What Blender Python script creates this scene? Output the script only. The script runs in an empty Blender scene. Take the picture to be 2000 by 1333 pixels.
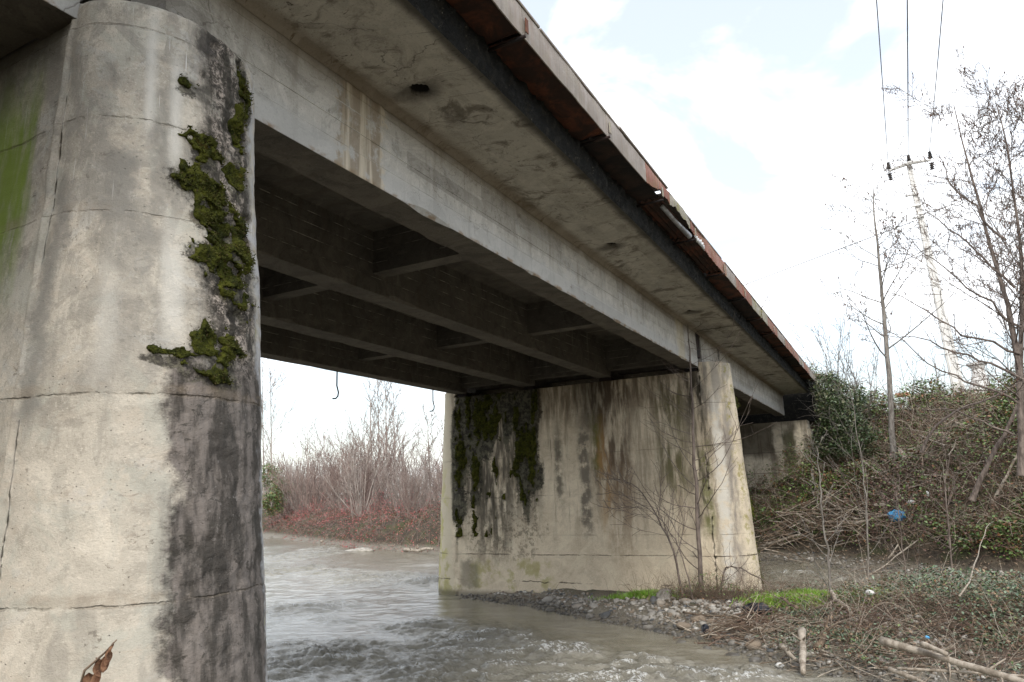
import bpy, math, random
import numpy as np
from mathutils import Matrix, Vector

# ------------------------------------------------------------------ scene, camera, sky, sun
scene = bpy.context.scene
COL = scene.collection
CAM_Z = 2.78
FPX, YAW, PITCH, ROLL = 1366.98, -0.4878, 0.2127, -0.0356      # focal length in pixels of a 2000 px wide frame
Fw = np.array([math.sin(YAW)*math.cos(PITCH), math.cos(YAW)*math.cos(PITCH), math.sin(PITCH)])
R0 = np.array([math.cos(YAW), -math.sin(YAW), 0.0]); U0 = np.cross(R0, Fw)
Rt = math.cos(ROLL)*R0 + math.sin(ROLL)*U0
Up = -math.sin(ROLL)*R0 + math.cos(ROLL)*U0
cam_d = bpy.data.cameras.new('camera'); cam = bpy.data.objects.new('camera', cam_d); COL.objects.link(cam)
cam_d.sensor_width = 36.0; cam_d.lens = FPX/2000*36.0; cam_d.clip_start = 0.05; cam_d.clip_end = 6000
cam.matrix_world = Matrix(((Rt[0], Up[0], -Fw[0], 0), (Rt[1], Up[1], -Fw[1], 0), (Rt[2], Up[2], -Fw[2], CAM_Z), (0, 0, 0, 1)))
scene.camera = cam

SUN_EL, SUN_AZ = math.radians(38), math.radians(158)     # azimuth clockwise from +Y
world = bpy.data.worlds.new('World'); scene.world = world; world.use_nodes = True
wt = world.node_tree; wt.nodes.clear()
wo = wt.nodes.new('ShaderNodeOutputWorld'); wb = wt.nodes.new('ShaderNodeBackground'); wb.inputs['Strength'].default_value = 0.12
sky = wt.nodes.new('ShaderNodeTexSky'); sky.sky_type = 'NISHITA'; sky.sun_disc = False
sky.sun_elevation = SUN_EL; sky.sun_rotation = SUN_AZ; sky.dust_density = 2.0; sky.air_density = 1.2
tc = wt.nodes.new('ShaderNodeTexCoord'); mp = wt.nodes.new('ShaderNodeMapping'); mp.inputs['Scale'].default_value = (1.6, 1.6, 3.4)
nz = wt.nodes.new('ShaderNodeTexNoise'); nz.inputs['Scale'].default_value = 1.7; nz.inputs['Detail'].default_value = 6; nz.inputs['Roughness'].default_value = .55; nz.inputs['Distortion'].default_value = .5
rp = wt.nodes.new('ShaderNodeMapRange'); rp.interpolation_type = 'SMOOTHSTEP'
rp.inputs['From Min'].default_value = .42; rp.inputs['From Max'].default_value = .58; rp.inputs['To Min'].default_value = .345; rp.inputs['To Max'].default_value = 1.0
mx = wt.nodes.new('ShaderNodeMix'); mx.data_type = 'RGBA'
sc_ = wt.nodes.new('ShaderNodeVectorMath'); sc_.operation = 'SCALE'; sc_.inputs['Scale'].default_value = 1.0
L = wt.links.new
L(tc.outputs['Generated'], mp.inputs['Vector']); L(mp.outputs[0], nz.inputs['Vector']); L(nz.outputs['Fac'], rp.inputs['Value'])
L(sky.outputs[0], sc_.inputs[0]); L(sc_.outputs[0], mx.inputs[6]); L(rp.outputs[0], mx.inputs[0])
mx.inputs[7].default_value = (10.4, 10.7, 11.1, 1)
L(mx.outputs[2], wb.inputs['Color']); L(wb.outputs[0], wo.inputs['Surface'])
sun_d = bpy.data.lights.new('sun', 'SUN'); sun_d.energy = 1.5; sun_d.angle = math.radians(14); sun_d.color = (1.0, .95, .87)
sun = bpy.data.objects.new('sun', sun_d); COL.objects.link(sun)
sdir = Vector((math.sin(SUN_AZ)*math.cos(SUN_EL), math.cos(SUN_AZ)*math.cos(SUN_EL), math.sin(SUN_EL)))
sun.rotation_euler = sdir.to_track_quat('Z', 'Y').to_euler()
vs = scene.view_settings; vs.view_transform = 'Standard'; vs.look = 'None'; vs.exposure = 0.70; vs.gamma = 1.0; vs.use_curve_mapping = False
scene.render.engine = 'CYCLES'
scene.cycles.max_bounces = 8; scene.cycles.diffuse_bounces = 5; scene.cycles.use_denoising = True; scene.cycles.denoising_input_passes = 'RGB_ALBEDO_NORMAL'; scene.cycles.denoising_prefilter = 'ACCURATE'
scene.cycles.caustics_reflective = False; scene.cycles.caustics_refractive = False

def un(px, py, axis, val):
    """the point of the place seen at photo position (px, py) where coordinate `axis` equals val"""
    d = Fw + Rt*(px-1000)/FPX - Up*(py-666.5)/FPX
    c = np.array([0, 0, CAM_Z]); return c + (val-c[axis])/d[axis]*d

# ------------------------------------------------------------------ noise
def _hash(ix, iy, iz, seed):
    h = (ix*374761393 + iy*668265263 + iz*2147483647*3 + seed*1274126177) & 0xffffffff
    h = ((h ^ (h >> 13))*1274126177) & 0xffffffff
    h = ((h ^ (h >> 15))*2246822519) & 0xffffffff
    return ((h ^ (h >> 16)) & 0xffffff)/float(0xffffff)
def vnoise(x, y, z=0.0, seed=0):
    x, y, z = np.broadcast_arrays(np.asarray(x, float), np.asarray(y, float), np.asarray(z, float))
    ix, iy, iz = np.floor(x).astype(np.int64), np.floor(y).astype(np.int64), np.floor(z).astype(np.int64)
    fx, fy, fz = x-ix, y-iy, z-iz
    fx, fy, fz = fx*fx*(3-2*fx), fy*fy*(3-2*fy), fz*fz*(3-2*fz)
    def h(a, b, c): return _hash(ix+a, iy+b, iz+c, seed)
    def l(a, b, t): return a+(b-a)*t
    return l(l(l(h(0,0,0), h(1,0,0), fx), l(h(0,1,0), h(1,1,0), fx), fy), l(l(h(0,0,1), h(1,0,1), fx), l(h(0,1,1), h(1,1,1), fx), fy), fz)
def fbm(x, y, z=0.0, oct=4, seed=0, gain=.5):
    s = 0; a = 1; t = 0
    for o in range(oct):
        k = 2.03**o
        s = s + a*vnoise(np.asarray(x)*k+o*17.3, np.asarray(y)*k-o*9.1, np.asarray(z)*k+o*3.7, seed+o); t += a; a *= gain
    return s/t
def sstep(a, b, x):
    t = np.clip((x-a)/(b-a), 0, 1); return t*t*(3-2*t)

# ------------------------------------------------------------------ objects
def tag(o, label=None, cat=None, group=None, kind=None):
    if label: o['label'] = label
    if cat: o['category'] = cat
    if group: o['group'] = group
    if kind: o['kind'] = kind
    return o
def empty(name, loc, label=None, cat=None, group=None, kind=None):
    o = bpy.data.objects.new(name, None); o.location = loc; o.empty_display_size = .2; COL.objects.link(o)
    return tag(o, label, cat, group, kind)
def wloc(o):
    v = Vector((0, 0, 0))
    while o is not None: v = v + o.location; o = o.parent
    return v
def mesh_obj(name, V, F, mats, parent=None, smooth=False, uv=None, attr=None, mi=None, origin=None):
    """V world coordinates, F a list or an int array of faces; the origin goes to the foot of the mesh"""
    V = np.asarray(V, float)
    if origin is None:
        lo, hi = V.min(0), V.max(0); origin = np.array([(lo[0]+hi[0])/2, (lo[1]+hi[1])/2, lo[2]])
    origin = np.asarray(origin, float)
    me = bpy.data.meshes.new(name); W = V-origin
    if isinstance(F, np.ndarray):
        n, k = F.shape
        me.vertices.add(len(W)); me.vertices.foreach_set('co', W.astype(np.float32).ravel())
        me.loops.add(n*k); me.loops.foreach_set('vertex_index', F.astype(np.int32).ravel())
        me.polygons.add(n); me.polygons.foreach_set('loop_start', np.arange(0, n*k, k, dtype=np.int32))
        me.polygons.foreach_set('loop_total', np.full(n, k, np.int32))
        me.update(calc_edges=True)
    else:
        me.from_pydata([tuple(v) for v in W], [], [tuple(int(i) for i in f) for f in F])
    if smooth is True: me.polygons.foreach_set('use_smooth', np.ones(len(me.polygons), bool))
    if not isinstance(mats, (list, tuple)): mats = [mats]
    for m in mats: me.materials.append(m)
    if mi is not None: me.polygons.foreach_set('material_index', np.asarray(mi, np.int32))
    if uv is not None:
        li = np.zeros(len(me.loops), np.int32); me.loops.foreach_get('vertex_index', li)
        l = me.uv_layers.new(name='UVMap'); l.data.foreach_set('uv', np.asarray(uv, np.float32)[li].ravel())
    if attr is not None:
        for k_, a_ in attr.items():
            at = me.attributes.new(k_, 'FLOAT', 'POINT'); at.data.foreach_set('value', np.asarray(a_, np.float32).ravel())
    me.validate(clean_customdata=False)
    o = bpy.data.objects.new(name, me); COL.objects.link(o)
    if parent is not None:
        o.parent = parent; o.location = Vector(origin)-wloc(parent)
    else: o.location = Vector(origin)
    return o
def grid_faces(nr, nc, wrap=False):
    r = np.arange(nr-1)[:, None]; c = np.arange(nc if wrap else nc-1)[None, :]
    a = r*nc+c; b = r*nc+(c+1) % nc
    return np.stack([a, b, b+nc, a+nc], -1).reshape(-1, 4)
class MB:
    """collects simple shapes into one mesh"""
    def __init__(s): s.V = []; s.F = []; s.n = 0
    def add(s, V, F):
        s.V += [tuple(v) for v in V]; s.F += [tuple(int(i)+s.n for i in f) for f in F]; s.n += len(V); return s
    def box(s, x0, x1, y0, y1, z0, z1, bev=0.0):
        if bev <= 0:
            V = [(x, y, z) for x in (x0, x1) for y in (y0, y1) for z in (z0, z1)]
            return s.add(V, [(0,1,3,2), (4,6,7,5), (0,4,5,1), (2,3,7,6), (0,2,6,4), (1,5,7,3)])
        b = bev; V = []
        for z, i in ((z0, b), (z0+b, 0), (z1-b, 0), (z1, b)):
            for (sx, sy, cx, cy) in ((x0, y0, 1, 1), (x1, y0, -1, 1), (x1, y1, -1, -1), (x0, y1, 1, -1)):
                ax, ay = sx+cx*i, sy+cy*i
                p, q = (ax+cx*b, ay), (ax, ay+cy*b)
                V += [(*(q if cx*cy > 0 else p), z), (*(p if cx*cy > 0 else q), z)]
        F = [tuple(reversed(range(8))), tuple(range(24, 32))]
        for r in range(3):
            for k in range(8): F.append((r*8+k, r*8+(k+1) % 8, r*8+8+(k+1) % 8, r*8+8+k))
        return s.add(V, F)
    def tube(s, pts, rad, sides=6, cap=True):
        V, F = tube_np([(np.asarray(pts, float), np.broadcast_to(np.asarray(rad, float), (len(pts),)))], sides)
        n = len(pts); F = [tuple(f) for f in F]
        if cap: F += [tuple(reversed(range(sides))), tuple(range((n-1)*sides, n*sides))]
        return s.add(V, F)
    def build(s, name, mat, parent=None, smooth=False, **k): return mesh_obj(name, s.V, s.F, mat, parent, smooth, **k)
def tube_np(paths, sides=3):
    """paths: (points n x 3, radii n); returns the vertices and quads of all the tubes"""
    by = {}
    for P, r in paths: by.setdefault(len(P), []).append((P, r))
    Vs = []; Fs = []; off = 0
    ang = np.linspace(0, 2*np.pi, sides, endpoint=False)
    for n, lst in by.items():
        P = np.stack([p for p, _ in lst]); R = np.stack([np.broadcast_to(r, (n,)) for _, r in lst])
        T = np.gradient(P, axis=1); T /= (np.linalg.norm(T, axis=2, keepdims=True)+1e-12)
        ref = np.where(np.abs(T[:, :1, 2:3]) > .9, np.array([1., 0, 0]), np.array([0, 0, 1.]))
        A = np.cross(T, np.broadcast_to(ref, T.shape)); A /= (np.linalg.norm(A, axis=2, keepdims=True)+1e-9)
        B = np.cross(T, A)
        V = P[:, :, None, :] + R[:, :, None, None]*(A[:, :, None, :]*np.cos(ang)[:, None] + B[:, :, None, :]*np.sin(ang)[:, None])
        m = len(lst); V = V.reshape(-1, 3)
        base = (np.arange(m)*n*sides)[:, None]; g = grid_faces(n, sides, True)
        Fs.append((base[:, :, None]+g[None]).reshape(-1, 4)+off); Vs.append(V); off += len(V)
    return np.concatenate(Vs), np.concatenate(Fs)

# ------------------------------------------------------------------ material builder
class MatB:
    def __init__(s, name):
        s.mat = bpy.data.materials.new(name); s.mat.use_nodes = True; s.t = s.mat.node_tree; s.t.nodes.clear()
        s.out = s.t.nodes.new('ShaderNodeOutputMaterial'); s.bs = s.t.nodes.new('ShaderNodeBsdfPrincipled')
        s.t.links.new(s.bs.outputs[0], s.out.inputs['Surface'])
        g = s.t.nodes.new('ShaderNodeNewGeometry'); s.pos = g.outputs['Position']; s.nrm = g.outputs['Normal']
        sp = s.t.nodes.new('ShaderNodeSeparateXYZ'); s.link(s.pos, sp.inputs[0]); s.x, s.y, s.z = sp.outputs
    def link(s, a, b):
        if isinstance(a, bpy.types.NodeSocket): s.t.links.new(a, b)
        else:
            try: b.default_value = a
            except Exception: b.default_value = tuple(a)+(1,)
    def m(s, op, *a):
        n = s.t.nodes.new('ShaderNodeMath'); n.operation = op
        for i, v in enumerate(a): s.link(v, n.inputs[i])
        return n.outputs[0]
    def add(s, a, b): return s.m('ADD', a, b)
    def sub(s, a, b): return s.m('SUBTRACT', a, b)
    def mul(s, a, *b):
        for q in b: a = s.m('MULTIPLY', a, q)
        return a
    def mx(s, a, b): return s.m('MAXIMUM', a, b)
    def inv(s, a): return s.m('SUBTRACT', 1.0, a)
    def ss(s, a, b, v, lo=0., hi=1.):
        n = s.t.nodes.new('ShaderNodeMapRange'); n.interpolation_type = 'SMOOTHSTEP'
        s.link(v, n.inputs[0])
        if a > b: a, b, lo, hi = b, a, hi, lo
        n.inputs[1].default_value = a; n.inputs[2].default_value = b; n.inputs[3].default_value = lo; n.inputs[4].default_value = hi
        return n.outputs[0]
    def vec(s, x, y, z):
        n = s.t.nodes.new('ShaderNodeCombineXYZ')
        for i, v in enumerate((x, y, z)): s.link(v, n.inputs[i])
        return n.outputs[0]
    def sv(s, k, off=(0, 0, 0), v=None):
        n = s.t.nodes.new('ShaderNodeMapping'); s.link(s.pos if v is None else v, n.inputs[0])
        n.inputs['Scale'].default_value = k; n.inputs['Location'].default_value = off; return n.outputs[0]
    def noise(s, v, scale, detail=4, rough=.55, dist=0.):
        n = s.t.nodes.new('ShaderNodeTexNoise'); s.link(v, n.inputs['Vector']); n.inputs['Scale'].default_value = scale
        n.inputs['Detail'].default_value = detail; n.inputs['Roughness'].default_value = rough; n.inputs['Distortion'].default_value = dist
        return n.outputs['Fac']
    def voro(s, v, scale, feat='F1', rand=1.):
        n = s.t.nodes.new('ShaderNodeTexVoronoi'); n.feature = feat; s.link(v, n.inputs['Vector']); n.inputs['Scale'].default_value = scale
        n.inputs['Randomness'].default_value = rand
        return n.outputs['Distance']
    def mix(s, f, a, b):
        n = s.t.nodes.new('ShaderNodeMix'); n.data_type = 'RGBA'; s.link(f, n.inputs[0])
        for q, i in ((a, 6), (b, 7)):
            if isinstance(q, bpy.types.NodeSocket): s.link(q, n.inputs[i])
            else: n.inputs[i].default_value = (*q, 1)
        return n.outputs[2]
    def attr(s, name):
        n = s.t.nodes.new('ShaderNodeAttribute'); n.attribute_name = name; return n.outputs['Fac']
    def uv(s):
        n = s.t.nodes.new('ShaderNodeUVMap'); n.uv_map = 'UVMap'; q = s.t.nodes.new('ShaderNodeSeparateXYZ'); s.link(n.outputs[0], q.inputs[0]); return q.outputs[0], q.outputs[1]
    def rnd(s):
        n = s.t.nodes.new('ShaderNodeObjectInfo'); return n.outputs['Random']
    def island(s):
        g = s.t.nodes.new('ShaderNodeNewGeometry'); return g.outputs['Random Per Island']
    def bump(s, h, dist=.01, strength=1., prev=None):
        n = s.t.nodes.new('ShaderNodeBump'); s.link(h, n.inputs['Height']); n.inputs['Distance'].default_value = dist; n.inputs['Strength'].default_value = strength
        if prev is not None: s.link(prev, n.inputs['Normal'])
        return n.outputs[0]
    def fin(s, color, rough=.9, normal=None, spec=.3, metal=0.):
        if isinstance(color, bpy.types.NodeSocket): s.link(color, s.bs.inputs['Base Color'])
        else: s.bs.inputs['Base Color'].default_value = (*color, 1)
        s.link(rough, s.bs.inputs['Roughness']); s.bs.inputs['Specular IOR Level'].default_value = spec
        s.link(metal, s.bs.inputs['Metallic'])
        if normal is not None: s.link(normal, s.bs.inputs['Normal'])
        return s.mat
    def spot(s, x, z, x0, x1, z0, z1, sx=.1, sz=.2):
        """1 inside the box x0..x1, z0..z1 with soft sides sx and ends sz"""
        a = s.mul(s.ss(x0-sx, x0+sx, x), s.ss(x1+sx, x1-sx, x))
        return s.mul(a, s.ss(z0-sz, z0+sz, z), s.ss(z1+sz, z1-sz, z))

# ------------------------------------------------------------------ materials
def core(B, v, c0, c1, c2, k=1.):
    """mottled concrete colour and its relief: soft fields, sharper edged patches, pits and grit"""
    n1 = B.noise(v, .9, 5, .6, .6); n2 = B.noise(v, 3.4, 9, .70, .9); n3 = B.noise(v, 26, 5, .72); n4 = B.noise(v, 120, 2, .6); n5 = B.noise(v, 1.7, 9, .68, 1.6)
    f = B.ss(.3, .72, B.add(B.mul(n1, .6), B.mul(n2, .4)))
    c = B.mix(f, c0, c1)
    c = B.mix(B.mul(B.ss(.54, .585, n5), .42*k), c, tuple(q*.60 for q in c0))
    c = B.mix(B.mul(B.ss(.47, .41, n5), .40*k), c, tuple(min(.8, q*1.22) for q in c1))
    c = B.mix(B.mul(B.ss(.56, .62, n2), .55*k), c, c2); c = B.mix(B.mul(B.ss(.42, .36, n2), .35*k), c, tuple(q*.72 for q in c0))
    g = B.mul(B.ss(.57, .66, n3), .6, B.ss(.42, .6, n2)); c = B.mix(g, c, tuple(q*.40 for q in c0))
    n6 = B.noise(v, 62, 3, .75); c = B.mix(B.mul(B.ss(.57, .66, n6), .38), c, tuple(q*.5 for q in c0)); c = B.mix(B.mul(B.ss(.43, .34, n6), .32), c, tuple(min(1, q*1.35) for q in c1))
    h = B.add(B.mul(n3, .5), B.add(B.mul(n4, .3), B.mul(n2, .6)))
    v3 = B.voro(v, 34); pit = B.ss(.13, .06, v3); pk = B.mul(pit, B.ss(.52, .60, B.noise(v, 5, 4)), .9)
    c = B.mix(B.mul(pk, .8), c, tuple(q*.25 for q in c0))
    h = B.sub(h, B.mul(pk, 1.2))
    return c, h
def boards(B, a, wa, b, wb, c, amt=.3):
    """each cast board keeps a tone of its own"""
    fa = B.m('FLOOR', B.mul(a, 1/wa)); fb = B.m('FLOOR', B.add(B.mul(b, 1/wb), B.mul(fa, .37)))
    n = B.t.nodes.new('ShaderNodeTexWhiteNoise'); B.link(B.vec(fa, fb, 0.), n.inputs['Vector']); r = n.outputs['Value']
    c = B.mix(B.mul(B.ss(.55, 1., r), amt), c, (.10, .085, .065)); return B.mix(B.mul(B.ss(.45, 0., r), amt*.7), c, (.60, .57, .52))
def streaks(B, coord, z, seed, k=5.0, kz=.22):
    return B.noise(B.vec(B.mul(coord, k), seed, B.mul(z, kz*k)), 1.0, 5, .62, .15)
def lines(B, z, zs, w=.012, wob=None):
    s = None; zz = z if wob is None else B.add(z, wob)
    for q in zs:
        d = B.m('ABSOLUTE', B.sub(zz, q)); a = B.ss(w, w*.25, d); s = a if s is None else B.mx(s, a)
    return s

def mat_near_pier():
    B = MatB('weathered_concrete_near_pier'); u, z = B.uv()
    v3 = B.vec(u, 3.1, z)
    c, h = core(B, v3, (.36, .325, .27), (.56, .51, .43), (.45, .435, .40))
    wn = B.noise(v3, 2.3, 5, .6); wob = B.mul(B.sub(wn, .5), .34); fine = B.mul(B.sub(B.noise(v3, 14, 4, .7), .5), .16)
    ur = B.add(u, B.add(wob, fine)); zr = B.add(z, B.mul(B.sub(B.noise(v3, 3.1, 4, .6), .5), .5))
    st = streaks(B, u, z, 1.7, 8); st2 = streaks(B, u, z, 9.2, 22, .12)
    # pale buff fields low down, greyer above
    c = B.mix(B.mul(B.ss(2.0, 3.4, z, 1, 0), .28), c, (.58, .52, .43)); gr = B.ss(.50, .60, B.noise(B.vec(B.mul(u, 1.3), 3.3, z), 1.9, 8, .66, .9)); c = B.mix(B.mul(gr, .55), c, (.40, .395, .34)); pkk = B.ss(.54, .62, B.noise(v3, 5, 7, .7, .8)); c = B.mix(B.mul(pkk, .4), c, (.50, .43, .345))
    mot = B.ss(.50, .56, B.noise(B.vec(B.mul(u, 1.6), 7.7, z), 2.6, 9, .7, 1.2)); c = B.mix(B.mul(mot, B.ss(3.2, 4.2, z), .5), c, (.25, .235, .205))
    blt = B.mul(B.ss(.60, .66, B.noise(v3, 9, 6, .75, .5)), B.ss(.48, .58, B.noise(v3, 2.1, 3))); c = B.mix(B.mul(blt, .75), c, (.13, .105, .08))
    c = B.mix(B.mul(B.ss(.52, .68, st), .45), c, (.23, .215, .185))
    c = B.mix(B.mul(B.ss(.58, .7, st2), .35, B.ss(3.0, 4.5, z)), c, (.52, .49, .44))
    # cool grey blotches
    for (a, b, p, q, k) in ((-.62, -.44, 4.3, 4.75, .8), (-.50, -.36, 4.0, 4.32, .55), (-.62, -.40, 3.35, 3.95, .5), (-.36, -.30, 3.4, 5.2, .6), (-.33, -.12, 4.45, 4.95, .45), (-.92, -.8, 3.3, 4.6, .75), (-.72, -.62, 4.35, 5.4, .35)):
        c = B.mix(B.mul(B.spot(ur, zr, a, b, p, q, .05, .12), k), c, (.20, .19, .17))
    for (a, b, p, q, k) in ((-.42, -.37, 4.95, 5.75, .8), (-.28, -.22, 4.75, 5.5, .7), (-.30, -.2, 3.7, 4.3, .55), (-.58, -.5, 3.5, 4.1, .3)):
        c = B.mix(B.mul(B.spot(B.add(u, B.mul(wob, .15)), zr, a, b, p, q, .03, .2), k), c, (.60, .58, .53))
    # thin lime runs
    drip = B.mul(B.ss(.70, .76, B.noise(B.vec(B.mul(u, 34), 5.5, B.mul(z, 1.6)), 1, 2, .5)), B.ss(4.2, 4.8, z))
    c = B.mix(B.mul(drip, .8), c, (.75, .74, .72))
    # black-brown growth on the river side of the nose
    low = B.mul(B.ss(-.29, -.21, ur), B.ss(3.75, 3.55, zr)); low = B.mul(low, B.ss(.46, .36, u))
    dk = B.mix(B.ss(.40, .64, streaks(B, u, z, 4.4, 14)), (.030, .025, .022), (.17, .145, .13))
    dk = B.mix(B.mul(B.ss(.60, .68, B.noise(v3, 24, 6, .75)), .5), dk, (.26, .235, .22)); dk = B.mix(B.mul(B.ss(.56, .61, B.noise(v3, 15, 6, .75, .5)), .8), dk, (.018, .015, .012))
    c = B.mix(B.mul(low, .93), c, dk)
    hi = B.mul(B.ss(-.16, .0, ur), B.ss(3.4, 3.7, z), B.ss(.40, .30, u))
    agg = B.mix(B.ss(.42, .56, B.noise(v3, 36, 5, .8)), (.055, .045, .035), (.40, .34, .29))
    c = B.mix(B.mul(hi, B.ss(.34, .48, B.noise(v3, 5, 4, .65)), .95), c, agg)
    c = B.mix(B.mul(hi, B.ss(.44, .58, streaks(B, u, z, 7.9, 12)), .9), c, (.05, .045, .035)); c = B.mix(B.mul(hi, B.ss(.50, .58, B.noise(v3, 13, 7, .78, .6)), .85), c, (.035, .03, .024))
    c = B.mix(B.mul(B.spot(ur, zr, -.13, .0, 5.62, 5.8, .03, .05), .8), c, (.05, .045, .04))
    c = B.mix(B.mul(B.spot(ur, zr, -.22, -.06, 5.28, 5.36, .05, .05), .9), c, (.04, .037, .03))
    # pale bluish tone and yellow streaks along the far rim of the nose
    c = B.mix(B.mul(B.ss(.33, .42, ur), B.ss(.4, .6, B.noise(v3, 9, 4)), .85), c, (.42, .42, .43))
    c = B.mix(B.mul(B.ss(.30, .36, ur), B.ss(.62, .7, B.noise(B.vec(B.mul(u, 16), 1., B.mul(z, 2)), 1, 3)), .7), c, (.33, .30, .08))
    # algae on the flat face under the beam seat
    al = B.mul(B.spot(B.add(u, B.mul(wob, .5)), zr, -1.75, -1.22, 4.1, 5.35, .07, .35), B.ss(.3, .55, streaks(B, u, z, 2.2, 6)))
    c = B.mix(B.mul(al, .9), c, (.17, .24, .025))
    c = B.mix(B.mul(B.ss(5.1, 5.7, B.add(z, wob)), B.ss(-.95, -1.1, u), .85), c, (.05, .045, .03))  # top of the flat face darkened: deck shade put into the colour
    film = B.attr('film'); fn_ = B.add(film, B.mul(B.sub(B.noise(v3, 30, 6, .75), .5), 1.6))
    c = B.mix(B.mul(B.ss(.42, .72, fn_), .9), c, B.mix(B.ss(.45, .62, B.noise(v3, 18, 5, .75)), (.030, .026, .020), (.13, .12, .085)))
    cr = lines(B, z, (2.30, 3.36, 4.40, 4.99, 5.62), .010, B.add(B.mul(wob, .16), B.mul(fine, .16)))
    cr = B.mul(cr, B.ss(.40, .62, B.noise(v3, 4.5, 5, .7)))
    c = B.mix(B.mul(cr, .32), c, (.17, .14, .10))
    c = B.mix(B.mul(lines(B, z, (2.33, 3.39, 4.43), .05, B.mul(wob, .2)), B.ss(.45, .62, B.noise(v3, 3, 5, .7)), .35), c, (.26, .20, .14))
    h = B.sub(B.add(h, B.mul(hi, B.noise(v3, 30, 4, .75), 1.6)), B.mul(cr, 1.2))
    h = B.add(h, B.mul(low, B.noise(v3, 40, 3, .7), .9))
    return B.fin(c, .88, B.bump(h, .012, .9))

def mat_mid_pier():
    B = MatB('weathered_concrete_mid_pier'); x, z = B.x, B.z; v3 = B.pos
    c, h = core(B, v3, (.50, .42, .31), (.70, .61, .47), (.58, .50, .38), .5)
    wob = B.mul(B.sub(B.noise(v3, 1.3, 5, .62), .5), 1.0); fine = B.mul(B.sub(B.noise(v3, 7, 4, .7), .5), .35)
    xr = B.add(x, B.add(B.mul(wob, .25), B.mul(fine, .5))); zr = B.add(z, B.add(wob, fine))
    st = streaks(B, x, z, 3.3, 4.5, .1); st2 = streaks(B, x, z, 8.3, 11, .07)
    c = B.mix(B.mul(B.ss(.52, .66, st), .55, B.ss(.8, 2.6, z)), c, (.20, .16, .11))
    c = B.mix(B.mul(B.ss(.55, .68, st2), .5, B.ss(1.5, 3.2, z)), c, (.46, .40, .31))
    c = B.mix(B.mul(B.ss(.60, .72, streaks(B, x, z, 5.3, 16, .1)), .6, B.ss(1.2, 3.2, z)), c, (.13, .11, .085))
    dark = (.030, .026, .020); brown = (.10, .07, .045)
    # broad stains under the leaking deck
    def S(x0, x1, z0, z1, sx, sz, k, col, n=None):
        nonlocal c
        a = B.mul(B.spot(xr, zr, x0, x1, z0, z1, sx*1.5, sz), k)
        if n is not None: a = B.mul(a, n)
        c = B.mix(a, c, col)
    nA = B.ss(.34, .6, streaks(B, x, z, 6.6, 7, .16)); nB = B.ss(.36, .56, B.noise(v3, 3.3, 5, .7))
    S(-11.4, -8.55, 2.2, 6.5, .14, 1.0, .9, (.075, .064, .048), nA)
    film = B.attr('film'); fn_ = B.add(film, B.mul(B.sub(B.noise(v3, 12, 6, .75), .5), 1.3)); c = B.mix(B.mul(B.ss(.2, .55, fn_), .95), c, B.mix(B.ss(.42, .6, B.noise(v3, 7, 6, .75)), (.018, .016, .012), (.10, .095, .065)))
    S(-10.6, -9.6, 1.0, 3.2, .2, .5, .75, dark, nA)
    S(-11.0, -8.6, 1.0, 3.0, .15, .5, .6, (.10, .085, .06), B.ss(.5, .6, B.noise(v3, 9, 4, .7)))
    S(-8.6, -3.9, 4.75, 6.5, .1, .5, .75, (.12, .085, .055), nA)
    S(-7.05, -5.95, 2.5, 6.5, .16, .9, .88, (.075, .05, .032), nA)
    S(-7.4, -6.6, 4.2, 6.4, .2, .4, .6, dark)
    S(-6.6, -5.9, 1.2, 3.4, .12, .8, .55, (.19, .115, .06), nA)
    S(-7.0, -6.75, 3.2, 4.7, .1, .3, .8, (.10, .105, .02), nB)
    S(-6.85, -6.55, 1.8, 4.4, .07, .7, .7, (.36, .21, .08), nA)
    S(-7.4, -7.1, 1.6, 4.4, .05, .4, .85, (.12, .105, .085), nB)
    S(-8.1, -7.9, 2.4, 4.4, .05, .4, .8, (.10, .09, .07), nB)
    S(-5.2, -4.5, 2.6, 5.3, .12, .5, .85, (.085, .08, .025), nA)
    S(-4.45, -3.95, 1.9, 5.7, .10, .5, .93, (.030, .026, .016), nA)
    S(-4.2, -3.95, 1.6, 3.6, .06, .4, .7, (.10, .11, .02), nB)
    S(-3.86, -3.6, .3, 5.0, .05, .5, .8, (.56, .545, .50), nB)
    S(-3.62, -3.42, .5, 4.8, .05, .6, .75, (.16, .145, .14), nA); S(-4.0, -3.3, 4.4, 6.2, .1, .5, .7, (.27, .25, .22), nA); S(-3.95, -3.86, 1.0, 5.6, .04, .5, .6, (.12, .10, .08), nA)
    # yellow green edge of the nose and foot
    c = B.mix(B.mul(B.ss(-3.38, -3.22, B.add(x, B.mul(B.ss(0, 6, z, 0, .26), 1.))), B.ss(.50, .66, B.noise(v3, 5, 5, .75)), .8), c, (.25, .22, .05))
    # pale upstream rim
    c = B.mix(B.mul(B.ss(-11.42, -11.55, xr), .8), c, (.56, .50, .38))
    c = B.mix(B.mul(B.ss(-11.5, -11.8, xr), B.ss(.45, .6, B.noise(v3, 3, 3)), B.ss(4.5, 2, z), .7), c, (.42, .39, .12))
    # foot below the last joint
    foot = B.mul(B.ss(1.2, 1.0, zr), B.ss(-8.0, -8.6, xr), B.ss(.48, .64, B.noise(v3, 2.6, 4, .6)))
    c = B.mix(B.mul(foot, .7), c, (.32, .29, .11))
    c = B.mix(B.mul(B.spot(xr, zr, -11.2, -10.6, .2, .95, .1, .1), .6), c, (.14, .13, .10))
    c = B.mix(B.mul(B.ss(.22, .06, z), .7), c, (.10, .09, .07))
    cr = B.mul(B.ss(.35, .6, B.noise(v3, 1.9, 5, .7)), lines(B, z, (1.12,), .02, B.add(B.mul(fine, .14), B.mul(wob, .05))))
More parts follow.
